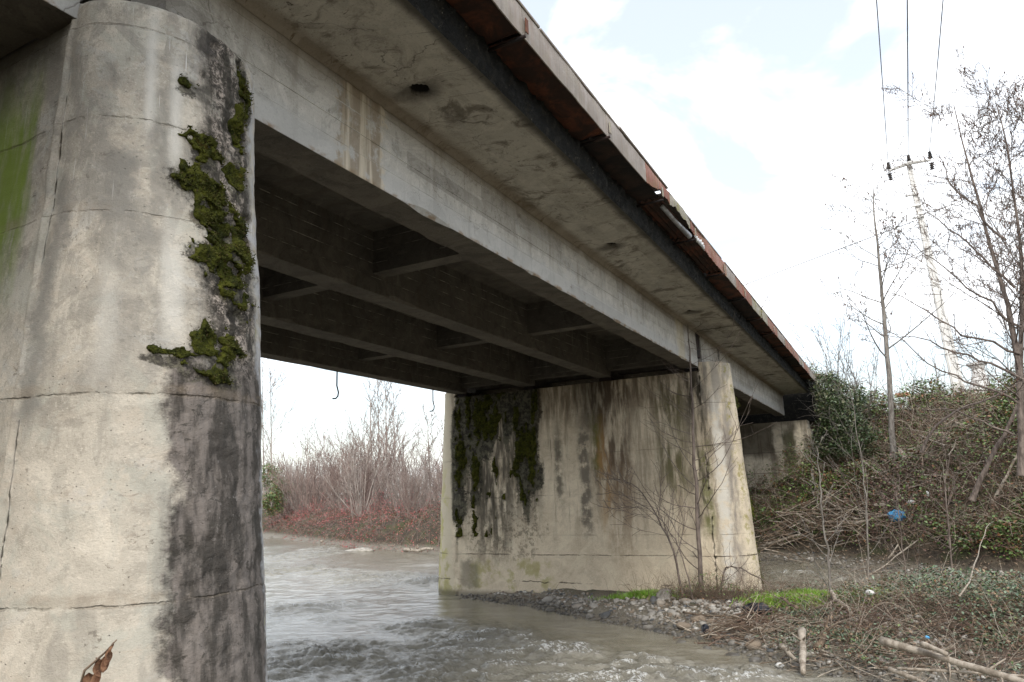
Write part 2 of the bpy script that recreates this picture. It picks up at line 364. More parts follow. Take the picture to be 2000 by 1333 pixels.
    cr2 = lines(B, z, (1.62, 2.66, 3.72, 4.78), .012, B.mul(fine, .05)); cr2 = B.mul(cr2, B.ss(.42, .62, B.noise(v3, 2.2, 4)), .55)
    low = lines(B, z, (.42,), .018, B.add(B.mul(fine, .3), B.mul(wob, .1)))
    cr = B.mx(cr, B.mx(cr2, B.mul(low, B.ss(.5, .6, B.noise(v3, 1.5, 3)))))
    c = B.mix(B.mul(cr, .8), c, (.07, .055, .04))
    return B.fin(c, .88, B.bump(B.sub(h, B.mul(cr, 1.0)), .02, .8))

def mat_beam():
    B = MatB('board_marked_concrete_beam'); v3 = B.pos
    c, h = core(B, v3, (.36, .34, .30), (.53, .505, .46), (.45, .445, .43)); c = boards(B, B.sub(B.z, 5.697), .196, B.y, 2.4, c, .30)
    wob = B.mul(B.sub(B.noise(v3, 3, 5, .6), .5), .25)
    st = streaks(B, B.y, B.z, 3.3, 5, .1)
    c = B.mix(B.mul(B.ss(.5, .68, st), .5), c, (.22, .195, .16))
    c = B.mix(B.mul(B.ss(6.05, 5.85, B.add(B.z, wob)), .55), c, (.43, .43, .42))        # paler lower boards
    c = B.mix(B.mul(B.ss(6.38, 6.62, B.add(B.z, wob)), .65), c, (.20, .16, .105))         # dirt under the slab
    rust = B.mul(B.ss(5.75, 5.71, B.add(B.z, B.mul(wob, .25))), B.ss(.45, .6, B.noise(v3, 4, 5, .7)))
    c = B.mix(B.mul(rust, .8), c, (.23, .15, .08))
    # twig-like cracks and root marks
    w = B.noise(v3, 5, 4, .6); nv = B.vec(B.add(B.x, B.mul(w, .3)), B.add(B.y, B.mul(w, .5)), B.add(B.z, B.mul(B.noise(v3, 4, 3), .4)))
    e = B.voro(nv, 2.6, 'DISTANCE_TO_EDGE'); cr = B.mul(B.ss(.010, .003, e), B.ss(.52, .64, B.noise(v3, 1.1, 3)), .6)
    e2 = B.voro(nv, 8, 'DISTANCE_TO_EDGE'); cr2 = B.mul(B.ss(.022, .006, e2), B.ss(.58, .66, B.noise(v3, 1.9, 3)), B.ss(6.0, 6.5, B.z), .5)
    # short dark runs and scratches that root hairs left
    sc1 = B.noise(B.vec(B.mul(B.add(B.y, B.mul(B.z, .35)), 26), B.mul(B.x, 26), B.mul(B.z, 5)), 1, 3, .6, .6)
    cr3 = B.mul(B.ss(.66, .72, sc1), B.ss(.46, .6, B.noise(v3, 1.4, 4, .6)), .6)
    cr = B.mx(B.mx(cr, cr2), cr3)
    c = B.mix(B.mul(cr, .7), c, (.085, .07, .05)); sp = B.mul(B.ss(.60, .65, B.noise(v3, 6, 7, .75, 1.)), B.ss(.5, .6, B.noise(v3, 1.3, 3))); c = B.mix(B.mul(sp, .6), c, (.14, .115, .09))
    # lime and ochre runs below the leaking joint
    yy = B.add(B.y, B.mul(wob, 1.3))
    yy = B.add(yy, B.mul(B.sub(B.noise(v3, 11, 5, .75), .5), .45)); le = B.mul(B.ss(4.36, 4.44, yy), B.ss(5.06, 5.0, yy), B.ss(-4.10, -4.02, B.x), B.ss(.33, .5, B.noise(v3, 5, 5, .7)))
    c = B.mix(B.mul(le, .8), c, B.mix(B.ss(.42, .6, streaks(B, B.y, B.z, 1.1, 9, .06)), (.25, .19, .12), (.58, .50, .37)))
    fn = lines(B, B.z, (5.935, 6.14, 6.335), .006); c = B.mix(B.mul(fn, B.ss(.42, .58, B.noise(v3, 1.7, 5, .7)), .6), c, (.70, .68, .63))
    le2 = B.mul(B.ss(15.6, 15.8, yy), B.ss(16.5, 16.2, yy), B.ss(-4.10, -4.02, B.x))
    c = B.mix(B.mul(le2, .5), c, (.45, .37, .22))
    n = B.bump(B.sub(h, cr), .008, .8)
    return B.fin(c, .88, n)

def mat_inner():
    """the inner side: brown concrete, its colour darkened for the shade under the deck"""
    B = MatB('shade_darkened_concrete'); v3 = B.pos
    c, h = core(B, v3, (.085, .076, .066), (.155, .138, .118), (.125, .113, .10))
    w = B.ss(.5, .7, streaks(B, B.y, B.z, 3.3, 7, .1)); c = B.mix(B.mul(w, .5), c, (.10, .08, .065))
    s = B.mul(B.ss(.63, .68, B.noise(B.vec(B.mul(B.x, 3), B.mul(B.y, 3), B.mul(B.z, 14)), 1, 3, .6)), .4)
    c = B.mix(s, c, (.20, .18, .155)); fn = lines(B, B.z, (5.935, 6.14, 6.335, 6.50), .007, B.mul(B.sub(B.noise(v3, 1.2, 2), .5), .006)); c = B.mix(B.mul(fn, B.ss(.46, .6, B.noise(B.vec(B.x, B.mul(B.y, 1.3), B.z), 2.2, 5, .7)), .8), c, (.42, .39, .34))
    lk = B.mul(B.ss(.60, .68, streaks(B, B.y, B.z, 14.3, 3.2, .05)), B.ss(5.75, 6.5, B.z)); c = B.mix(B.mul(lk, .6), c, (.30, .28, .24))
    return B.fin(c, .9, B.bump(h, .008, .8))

def mat_soffit():
    B = MatB('grimy_soffit_concrete'); v3 = B.pos
    c, h = core(B, v3, (.35, .325, .285), (.50, .47, .42), (.42, .405, .37)); c = boards(B, B.x, .218, B.y, 1.9, c, .28)
    n = B.noise(v3, 2.2, 6, .68, .9); c = B.mix(B.mul(B.ss(.53, .68, n), .75), c, (.10, .082, .06))
    n5 = B.noise(v3, 11, 4, .7); c = B.mix(B.mul(B.ss(.6, .7, n5), B.ss(.45, .6, B.noise(v3, 1.7, 3)), .8), c, (.06, .05, .04))
    w = B.noise(v3, 3, 4, .6)
    nv = B.vec(B.add(B.mul(B.x, .8), B.mul(w, .5)), B.add(B.mul(B.y, 1.6), B.mul(w, .4)), 0.0)
    e = B.voro(nv, 1.5, 'DISTANCE_TO_EDGE'); cr = B.mul(B.ss(.010, .003, e), B.ss(.5, .6, B.noise(v3, 1.3, 3)), .7)
    dash = B.mul(B.ss(.62, .70, B.noise(B.vec(B.mul(B.x, 9), B.mul(B.y, 30), 3.0), 1, 3, .6, .8)), B.ss(.42, .55, B.noise(v3, 1.1, 3)), .85)
    c = B.mix(B.mx(B.mul(cr, .75), dash), c, (.055, .045, .035))
    c = B.mix(B.mul(B.ss(-3.8, -3.98, B.add(B.x, B.mul(B.sub(w, .5), .12))), B.ss(-4.3, -4.1, B.x), .6), c, (.17, .125, .08))
    c = B.mix(B.mul(B.ss(-3.06, -2.95, B.add(B.x, B.mul(B.sub(n, .5), .1))), .85), c, (.04, .036, .03))
    for yy in (4.99, 10.28, 15.49, 20.25, 26.6):
        for sc_k in (1,):
            dx = B.mul(B.add(B.x, 3.6), 2.2); dy = B.mul(B.sub(B.y, yy+.08), 3.4)
            r = B.m('SQRT', B.add(B.mul(dx, dx), B.mul(dy, dy)))
            a = B.ss(.75, .2, B.add(r, B.mul(B.sub(n, .5), .8)))
            c = B.mix(B.mul(a, .75), c, (.05, .042, .032))
    c = B.mix(B.ss(ZS+.03, ZS+.07, B.z), c, (.012, .010, .008))  # drain holes coloured black inside, shade of their depth painted in
    h = B.add(B.sub(h, B.mul(cr, 1.)), B.mul(n5, .8))
    return B.fin(c, .9, B.bump(h, .012, .8))

def mat_grime_and_shade():
    B = MatB('black_crust_and_shade'); v3 = B.pos
    n = B.noise(v3, 9, 6, .72); n2 = B.noise(v3, 30, 3, .7)
    c = B.mix(B.ss(.46, .72, n), (.006, .006, .005), (.030, .027, .020)); c = B.mix(B.mul(B.ss(.62, .7, n2), B.ss(.5, .6, n), .8), c, (.27, .25, .20))
    return B.fin(c, .9, B.bump(B.add(n, n2), .03, 1.))

def mat_fascia(name, base, base2, rust, lichen):
    B = MatB(name); v3 = B.pos
    n = B.noise(v3, 3, 5, .6); st = streaks(B, B.y, B.z, 2.0, 11, .05); st2 = streaks(B, B.y, B.z, 7.0, 30, .05)
    c = B.mix(B.ss(.4, .65, n), base, base2)
    c = B.mix(B.mul(B.ss(.46, .62, st), rust), c, (.17, .062, .032)); c = B.mix(B.mul(B.ss(.52, .66, st2), .55), c, (.19, .17, .15))
    c = B.mix(B.mul(B.ss(.6, .7, streaks(B, B.y, B.z, 12.0, 16, .05)), .5), c, (.42, .36, .31))
    c = B.mix(B.mul(B.ss(.48, .62, B.noise(v3, 2.4, 4, .7)), lichen), c, (.22, .20, .06))
    return B.fin(c, .7, B.bump(B.noise(v3, 40, 3, .7), .004, .6), .25)

def mat_rust(name='dark_rusted_steel', a=(.030, .014, .010), b=(.105, .034, .018), hl=(.26, .10, .035)):
    B = MatB(name); v3 = B.pos
    n = B.noise(v3, 2.6, 5, .65, .5); n2 = B.noise(v3, 14, 5, .7); c = B.mix(B.ss(.42, .62, n), a, b)
    c = B.mix(B.mul(B.ss(.56, .68, n2), B.ss(.5, .64, n), .8), c, hl)
    return B.fin(c, .75, B.bump(n2, .006, .8), .3)

def simple(name, c0, c1, scale=8, rough=.85, stretch=(1, 1, 1), bd=.01, isl=0., obj=0., spec=.25, hue=None):
    """two-tone material; isl or obj vary it between pieces or objects"""
    B = MatB(name); v = B.sv(stretch); n = B.noise(v, scale, 5, .65)
    c = B.mix(B.ss(.35, .65, n), c0, c1)
    if isl > 0: c = B.mix(B.mul(B.ss(.55, .9, B.island()), isl), c, hue or tuple(q*.35 for q in c0))
    if obj > 0: c = B.mix(B.mul(B.rnd(), obj), c, hue or tuple(q*.4 for q in c0))
    return B.fin(c, rough, B.bump(n, bd, .7), spec)

M = {}
ZS = 6.627
M['near'] = mat_near_pier(); M['mid'] = mat_mid_pier(); M['beam'] = mat_beam(); M['inner'] = mat_inner(); M['soffit'] = mat_soffit(); M['grime_and_shade'] = mat_grime_and_shade()
M['fas_grey'] = mat_fascia('weathered_grey_pink_fascia', (.27, .235, .205), (.35, .31, .28), .15, .1)
M['fas_rust'] = mat_fascia('faded_red_rusted_fascia', (.24, .09, .06), (.34, .18, .14), .6, .2)
M['fas_lichen'] = mat_fascia('lichen_yellowed_fascia', (.27, .25, .19), (.36, .34, .28), .25, .8)
M['rust'] = mat_rust(); M['rust_dark'] = mat_rust('black_rusted_steel', (.008, .006, .006), (.03, .016, .012), (.08, .035, .018))
M['rust_bright'] = mat_rust('orange_rusted_steel', (.12, .045, .025), (.22, .09, .045), (.35, .17, .08))
M['zinc'] = simple('dull_zinc_pipe', (.20, .20, .21), (.40, .41, .43), 5, .45, spec=.5)
M['asphalt'] = simple('worn_asphalt', (.045, .045, .045), (.07, .068, .065), 30)
def mat_moss():
    B = MatB('cushion_moss'); n = B.noise(B.pos, 9, 4, .7); n2 = B.noise(B.pos, 60, 3, .75)
    c = B.mix(B.ss(.35, .62, n), (.020, .024, .006), (.080, .085, .014)); c = B.mix(B.mul(B.ss(.6, .72, n2), .6), c, (.11, .105, .015))
    c = B.mix(B.mul(B.ss(.62, .74, B.noise(B.pos, 6, 3)), .6), c, (.10, .06, .012))
    return B.fin(c, .95, B.bump(n2, .02, 1.), .1)
M['moss'] = mat_moss()
M['moss_tip'] = simple('moss_shoot', (.03, .038, .008), (.078, .080, .014), 8, .9, isl=.8, hue=(.05, .034, .014))

# ------------------------------------------------------------------ bridge
ZB, ZS, ZF1, ZF2, ZN = 5.697, 6.627, 6.942, 7.247, 5.83
X1, X1I, X2, X2I, X3, X3I, X4, X4I = -4.036, -4.446, -6.362, -6.757, -8.623, -9.085, -10.881, -11.292
XS, XF, XL = -2.922, -2.537, -12.42

def pier(name, Y0, b0, kb, a0, ka, a0l, kal, top, zlo, du, dz, mat, label, lifts, rough, seat=None):
    """round-nosed battered pier; XR and XLc are the centres of its two noses"""
    XR, XLc = -4.04, -11.3
    Yc = Y0+b0; root = empty(name, ((XR+XLc)/2, Yc, zlo), label, 'bridge pier')
    zt = np.concatenate([np.arange(zlo, top-.06, dz), top-np.array([.06, .04, .022, .01, .003, 0.])]); inset = np.concatenate([np.zeros(len(zt)-6), [0, .004, .012, .025, .042, .07]])
    fx = np.concatenate([np.arange(XLc, XR-1.6, .25 if du < .03 else du), np.arange(XR-1.6, XR, du)])
    th = np.linspace(-90, 90, max(14, int(2.2/du)))[0:]
    far = np.linspace(XR, XLc, 8)[1:-1]; thl = np.linspace(90, 270, 28)
    V = []; UVs = []
    for z, ins in zip(zt, inset):
        b = b0+kb*(6-z)-ins; a = a0+ka*(6-z)-ins; al = a0l+kal*(6-z)-ins
        P = [np.stack([fx, np.full(len(fx), Yc-b)], 1), np.stack([XR+a*np.cos(np.radians(th)), Yc+b*np.sin(np.radians(th))], 1),
             np.stack([far, np.full(len(far), Yc+b)], 1), np.stack([XLc+al*np.cos(np.radians(thl)), Yc+b*np.sin(np.radians(thl))], 1)]
        U = [-.945-(XR-fx), th*.0105, .945+(XR-far), .945+7.3+(thl-90)*.0105]
        xy = np.concatenate(P); u = np.concatenate(U); V.append(np.column_stack([xy, np.full(len(xy), z)])); UVs.append(np.column_stack([u, np.full(len(u), z)]))
    V = np.array(V); UV = np.array(UVs); nr, nc = V.shape[:2]
    N = np.zeros_like(V); T = np.roll(V, -1, 1)-np.roll(V, 1, 1); N[..., 0] = T[..., 1]; N[..., 1] = -T[..., 0]; N /= np.linalg.norm(N, axis=2, keepdims=True)+1e-9
    u, z = UV[..., 0], UV[..., 1]
    d = (fbm(u*2.2, z*2.2, Y0, 4, 3)-.5)*.03 + (fbm(u*14, z*14, 1.0, 3, 8)-.5)*.008
    for i, zl in enumerate(lifts):       # formwork lifts: each a touch proud of the next, a joint between them
        w = (fbm(u*3, 0.*z, zl, 3, 5)-.5)*.07
        d -= .0035*np.exp(-((z-zl-w)/.010)**2)*sstep(.35, .65, fbm(u*2.5, zl, 7., 4, 6)); d += .005*((i % 2)*2-1)*sstep(zl-.01, zl+.01, z-w)*sstep(zl+1.0, zl+.9, z)
    if rough:
        hi = sstep(-.18, .0, u)*sstep(.42, .3, u)*sstep(3.3, 3.7, z)
        d -= hi*(.010+.035*sstep(.5, .7, fbm(u*7, z*7, 2., 4, 21))+.022*(fbm(u*28, z*28, 5., 3, 31)-.2))
        lo = sstep(-.3, -.2, u)*sstep(.5, .4, u)*sstep(3.6, 3.3, z); d -= lo*.010*sstep(.5, .7, fbm(u*22, z*22, 5., 3, 41))
        d += .02*np.exp(-((u+.99+.02*np.sin(z*3))/.02)**2)                     # seam of the nose form
    V = V+N*d[..., None]
    F = grid_faces(nr, nc, True); Vf = V.reshape(-1, 3)
    nf, nt, nq, nl = len(fx), len(th), len(far), len(thl); t0_ = (nr-1)*nc
    iF = np.arange(nf); iT = nf+np.arange(nt); iQ = nf+nt+np.arange(nq); iL = nf+nt+nq+np.arange(nl)
    if seat:         # the bearing shelf between the two noses
        flat = np.concatenate([iF, iQ]); V[:, flat, 2] = np.minimum(V[:, flat, 2], seat); Vf = V.reshape(-1, 3)
    F = [tuple(f) for f in F]+[tuple(t0_+np.concatenate([iF, iQ])), tuple(t0_+iT), tuple(t0_+iL), (t0_+iF[-1], t0_+iT[0], t0_+iT[-1], t0_+iQ[0]), (t0_+iQ[-1], t0_+iL[0], t0_+iL[-1], t0_+iF[0])]
    for xc in ((X1+X1I)/2, (X2+X2I)/2, (X3+X3I)/2, (X4+X4I)/2):
        if seat: MB().box(xc-.16, xc+.16, Yc-b0+.03, Yc-b0+.33, seat, ZB-.002, .01).build('bearing_pad', M['rust_dark'], root); MB().box(xc-.16, xc+.16, Yc+b0-.4, Yc+b0-.1, seat, ZB-.002, .01).build('bearing_pad', M['rust_dark'], root)
    body = mesh_obj('shaft', Vf, F, mat, root, True, uv=UV.reshape(-1, 2))
    return root, V, N, UV

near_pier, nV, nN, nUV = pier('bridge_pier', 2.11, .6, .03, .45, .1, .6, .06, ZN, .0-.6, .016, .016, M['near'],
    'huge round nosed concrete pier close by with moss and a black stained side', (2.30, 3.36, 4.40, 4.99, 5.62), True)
# a beam seat is cut between the noses: the shaft stops at the beam soffit there
mid_pier, mV, mN, mUV = pier('bridge_pier', 17.56, .65, .012, .65, .04, .67, .06, ZN, -.6, .05, .035, M['mid'],
    'tan concrete pier standing on the gravel bar with dark moss at its upstream end', (1.12, 1.62, 2.66, 3.72, 4.78), False, 5.60)

def tufts(P, Nn, S, rg):
    n = len(P); A = rg.normal(size=(n, 3)); A /= np.linalg.norm(A, axis=1, keepdims=True); D = Nn+rg.normal(size=(n, 3))*.7; D /= np.linalg.norm(D, axis=1, keepdims=True)
    W = np.cross(D, A); S = S[:, None]; V = np.stack([P-W*S*.3, P+W*S*.3, P+D*S], 1).reshape(-1, 3); return V, np.arange(n*3).reshape(-1, 3)
du0 = .016
def moss_patch(parent, P, N, mask, seed, thick, name='moss_patch'):
    """a lumpy cushion grown out of the surface grid wherever mask > 0"""
    nr, nc = mask.shape
    keep = mask > 0
    rows = np.where(keep.any(1))[0]; cols = np.where(keep.any(0))[0]
    if len(rows) < 3: return
    r0, r1, c0, c1 = max(rows[0]-1, 0), min(rows[-1]+2, nr), max(cols[0]-1, 0), min(cols[-1]+2, nc)
    P, N, m = P[r0:r1, c0:c1], N[r0:r1, c0:c1], mask[r0:r1, c0:c1]
    # refine x2
    def up(a):
        a = np.repeat(a, 2, 0)[:-1]; a[1::2] = (a[0:-1:2]+a[2::2])/2
        a = np.repeat(a, 2, 1)[:, :-1]; a[:, 1::2] = (a[:, 0:-1:2]+a[:, 2::2])/2
        return a
    P, N, m = up(P), up(N), up(m.astype(float))
    x, y, z = P[..., 0], P[..., 1], P[..., 2]
    lump = fbm(x*16+y*11, z*18, y*9, 3, seed); fine = fbm(x*60+y*40, z*60, y*30, 2, seed+3)
    t = np.where(m > 0, sstep(0, .35, m)*thick*(.25+1.2*sstep(.3, .75, lump)+.7*fine), -.02)
    Q = P+N*t[..., None]; Q[..., 2] -= t*.35
    F = grid_faces(*m.shape); mm = m.reshape(-1); F = F[(mm[F] > 0).any(1)]
    used = np.unique(F); re = -np.ones(len(mm), int); re[used] = np.arange(len(used))
    mo = mesh_obj(name, Q.reshape(-1, 3)[used], re[F], M['moss'], parent, True)
    if name == 'moss_growth' or seed == 88: mo['kind'] = 'stuff'
    cand = np.where(mm > .05)[0]; rg = np.random.RandomState(seed); area = len(cand)*(.008**2 if du0 < .03 else .02**2)
    n = int(area*(9000 if du0 < .03 else 1500)); pick = cand[rg.randint(0, len(cand), n)]; s0 = .017 if du0 < .03 else .05
    Pq = Q.reshape(-1, 3)[pick]+N.reshape(-1, 3)[pick]*rg.uniform(0, s0*.5, n)[:, None]+rg.normal(size=(n, 3))*s0*.4
    V_, F_ = tufts(Pq, N.reshape(-1, 3)[pick], rg.uniform(.6, 1.3, n)*s0, rg)
    o = mesh_obj('moss_shoots', V_, F_, M['moss_tip'], parent, False); o['kind'] = 'stuff'

u, z = nUV[..., 0], nUV[..., 1]
ew = fbm(u*9, z*9, 0, 4, 77)-.5
for i, (tc_, zc, ru, rz, tilt) in enumerate(((.30, 5.56, .07, .15, -.6), (.23, 5.16, .05, .20, 0.), (-.08, 4.93, .12, .085, -.3), (.17, 4.83, .06, .09, 0.), (-.09, 4.67, .12, .10, -.4),
                                             (.06, 4.50, .20, .16, -.55), (.23, 4.44, .035, .10, 0.), (.05, 4.14, .16, .15, -.5), (-.02, 3.64, .15, .12, .1), (-.20, 5.32, .05, .03, 0), (-.24, 3.60, .10, .022, -.1))):
    du_, dz_ = u-tc_, z-zc-tilt*(u-tc_)
    e = .95-(du_/ru*.85)**2-(dz_/rz*.85)**2+ew*2.8+(fbm(u*24, z*24, i, 4, 79)-.5)*3.4
    moss_patch(near_pier, nV, nN, np.where((np.abs(du_) < ru*2.2) & (np.abs(dz_) < rz*2.2), np.clip(e, -1, 1), -1), 50+i, .020 if i < 9 else .012)
    fl = np.maximum(fl, sstep(-.9, 1.0, .9-(du_/ru*.62)**2-((dz_+.06)/rz*.62)**2+ew*2.)) if i else sstep(-1.2, 1.0, 1.3-(du_/ru*.62)**2-(dz_/rz*.62)**2+ew*2.)
_me = [c_ for c_ in near_pier.children if c_.name.startswith('shaft')][0].data; _me.attributes.new('film', 'FLOAT', 'POINT').data.foreach_set('value', (fl*.8).astype(np.float32).ravel())
u, z = mUV[..., 0], mUV[..., 1]; X = mV[..., 0]; du0 = .05
front = mV[..., 1] < 18.3
ew = fbm(X*2.2, z*1.3, 0, 4, 91)-.5; sw = fbm(X*5, z*.6, 4, 4, 95)-.5
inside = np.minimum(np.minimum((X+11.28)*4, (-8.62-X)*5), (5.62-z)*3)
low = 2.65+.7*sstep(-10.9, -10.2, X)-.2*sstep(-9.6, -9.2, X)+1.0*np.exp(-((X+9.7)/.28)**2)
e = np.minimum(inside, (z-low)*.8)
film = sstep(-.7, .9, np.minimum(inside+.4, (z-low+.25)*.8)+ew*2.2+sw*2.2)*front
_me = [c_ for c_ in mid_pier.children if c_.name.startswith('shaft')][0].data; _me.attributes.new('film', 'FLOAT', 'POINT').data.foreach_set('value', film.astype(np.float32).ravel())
hole = fbm(X*3.4, z*1.5, 9, 4, 101)-.5; str_ = fbm(X*7, z*.8, 2, 3, 103)-.5
e = np.minimum(e, .55)+ew*1.6+(fbm(X*16, z*9, 1, 3, 107)-.5)*2.4+str_*4.0+hole*5.2-.40-.3*sstep(-9.6, -9.0, X)
moss_patch(mid_pier, mV, mN, np.where(front & (inside > -.2) & (z > 1.6), np.clip(e, -1, 1), -1), 70, .05, 'moss_growth')
e = fbm(mV[..., 1]*3, z*1.8, 3, 4, 97)-.5
moss_patch(mid_pier, mV, mN, np.where((np.abs(u-.30) < .12) & (z > .4) & (z < 5.0), np.clip(.1-np.abs(u-.30)*4+e*2.2, -1, 1), -1), 88, .05)

def beam(x_out, x_in, y0, y1, root, zb=ZB, outer=False, gaps=()):
    """rectangular girder with board-marked sides: boards 0.19 m high, slightly out of line, with fins between them"""
    zs = [zb]; offs = []
    rs = random.Random(int((x_out+20)*100)+int(y0))
    k = 0; edges = [zb+.0, zb+.235, zb+.44, zb+.635, zb+.80, ZS+.02]
    def side():
        pr = []
        for a, b in zip(edges[:-1], edges[1:]):
            o = rs.uniform(-.004, .004); pr += [(o, a+.004), (o, b-.004), (-.006, b)]
        return pr[:-1]
    so, si = side(), side()
    ys = np.arange(y0, y1, .12); ys = np.append(ys, y1)
    prof = []
    def chip(y, k):
        n = float(fbm(y*2.3, k*3.1, x_out, 4, 9)); return max(0, n-.52)*.18+.004
    V = []
    for y in ys:
        co, ci = chip(y, 1), chip(y, 2)
        row = [(x_out+so[0][0]-.9*co, y, zb), (x_out+so[0][0], y, zb+co)]
        row += [(x_out+d+.002*math.sin(y*1.7+z*9), y, z) for d, z in so[1:]]
        row += [(x_in-d, y, z) for d, z in reversed(si[1:])]
        row += [(x_in-si[0][0], y, zb+ci), (x_in-si[0][0]+.9*ci, y, zb)]
        V.append(row)
    V = np.array(V); nr, nc = V.shape[:2]
    F = [tuple(reversed(f)) for f in grid_faces(nr, nc, True)]+[tuple(range(nc)), tuple(reversed(range((nr-1)*nc, nr*nc)))]
    mi = None
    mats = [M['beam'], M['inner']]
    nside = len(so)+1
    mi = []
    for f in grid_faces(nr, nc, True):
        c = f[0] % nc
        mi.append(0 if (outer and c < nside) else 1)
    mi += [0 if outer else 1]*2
    return mesh_obj('girder', V.reshape(-1, 3), F, mats, root, False, mi=mi)

def span(y0, y1, label, d_ys, slab0=None):
    root = empty('bridge_span', ((XS+XL)/2, (y0+y1)/2, ZB), label, 'bridge span')
    for i, (a, b) in enumerate(((X1, X1I), (X2, X2I), (X3, X3I), (X4, X4I))):
        beam(a, b, y0, y1, root, outer=(i == 0))
    for dy in d_ys:
        for a, b in ((X1I, X2), (X2I, X3), (X3I, X4)):
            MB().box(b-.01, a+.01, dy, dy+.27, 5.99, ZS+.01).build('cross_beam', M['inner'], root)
    for dy in (y0+.02, y1-.30):
        for a, b in ((X1I, X2), (X2I, X3), (X3I, X4)):
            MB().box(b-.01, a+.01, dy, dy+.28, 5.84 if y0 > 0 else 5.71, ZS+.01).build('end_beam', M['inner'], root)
    y0 = slab0 or y0
    # deck slab: inner soffit plain, outer cantilever as a fine relief with board joints and broken drain holes
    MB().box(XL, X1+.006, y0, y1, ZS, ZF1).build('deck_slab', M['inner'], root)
    if y1 > 1:
        st = .03; xs = np.arange(X1+.006, XS+.001, st); xs[-1] = XS; ys = np.arange(max(y0, .8), y1+.001, st); ys[-1] = y1
        Xg, Yg = np.meshgrid(xs, ys); Z = ZS+(fbm(Xg*2, Yg*2, 0, 4, 11)-.5)*.014+(fbm(Xg*12, Yg*12, 0, 3, 12)-.5)*.008
        for xb in (-3.82, -3.60, -3.39, -3.17):
            Z += .008*np.exp(-((Xg-xb-.004*np.sin(Yg*2))/.012)**2)*(.5+fbm(Yg*1.2, xb*7, 0, 3, 13))
        for xb in (-3.93, -3.71, -3.5, -3.28, -3.06): Z += .004*np.sign(np.sin(xb*40))*((Xg > xb-.11) & (Xg < xb+.11))
        for j, (hx, hy, rr) in enumerate(((-3.6, 5.06, .075), (-3.56, 10.28, .055), (-3.62, 15.49, .05), (-3.62, 20.3, .05), (-3.55, 26.6, .05))):
            r = np.hypot(Xg-hx, Yg-hy)+(fbm(Xg*14, Yg*14, 0, 3, 15)-.5)*.07
            Z += .20*sstep(rr+.02, rr-.01, r)+.02*sstep(rr+.14, rr, r)
        # crack from the first hole back to the girder
        Z += .022*np.exp(-((Yg-5.02-.10*(Xg+3.6)-.03*np.sin(Xg*14))/.022)**2)*sstep(-3.55, -3.65, Xg)
        Z += .03*np.exp(-((Yg-20.25)/.02)**2)*sstep(-3.55, -3.65, Xg)
        Z += (.045*sstep(-3.96, -4.036, Xg))*-1
        V = np.stack([Xg, Yg, Z], -1).reshape(-1, 3); F = grid_faces(*Xg.shape)[:, ::-1]
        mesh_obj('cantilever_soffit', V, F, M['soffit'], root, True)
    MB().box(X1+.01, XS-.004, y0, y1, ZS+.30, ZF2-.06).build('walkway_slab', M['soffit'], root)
    ys = np.arange(max(y0, 0.), y1, .05) if y1 > 1 else np.array([y0, y1]); ys = np.append(ys[ys < y1-.01], y1); zz = np.linspace(ZS-.004, ZF1+.02, 9)
    Yg, Zg = np.meshgrid(ys, zz); Xg = XS+(fbm(Yg*5, Zg*5, 0, 4, 19)-.35)*.08+.035*sstep(.5, .7, fbm(Yg*14, Zg*14, 0, 3, 20))
    Xg[0] = XS
    V = np.stack([Xg, Yg, Zg], -1).reshape(-1, 3)
    mesh_obj('slab_edge', V, grid_faces(*Yg.shape), M['grime_and_shade'], root, True)
    MB().box(XL+.3, XS-.02, y0, y1, ZF2-.055, ZF2-.01).build('road_surface', M['asphalt'], root)
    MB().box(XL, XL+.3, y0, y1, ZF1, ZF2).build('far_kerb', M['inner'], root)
    return root

span_a = span(-13., 2.10, 'dark end of the bridge span entering overhead at the upper left corner', (-7.5, -3.0))
span_b = span(2.66, 17.555, 'long middle bridge span on four board marked concrete girders', (7.724, 12.698))
span_c = span(18.06, 33.3, 'shaded far bridge span running from tan pier to ivy covered abutment', (23.2, 28.2), 17.60)

# open joints in the outer girders near the piers show as dark slots, with a hardened mortar lip
for s, yj in ((span_c, 20.14),):
    MB().box(X1-.02, X1+.012, yj-.012, yj+.028, ZB+.3 if yj > 10 else ZB+.45, ZS-.05, .003).build('joint_filler', M['rust_dark'], s)
MB().box(XL+.4, X1-.03, 17.56, 18.06, 6.0, ZS-.01).build('joint_seal', M['rust_dark'], span_c)
MB().box(X1-.3, XS-.05, 17.557, 17.598, ZS+.05, ZF1).build('joint_seal', M['rust_dark'], span_c)

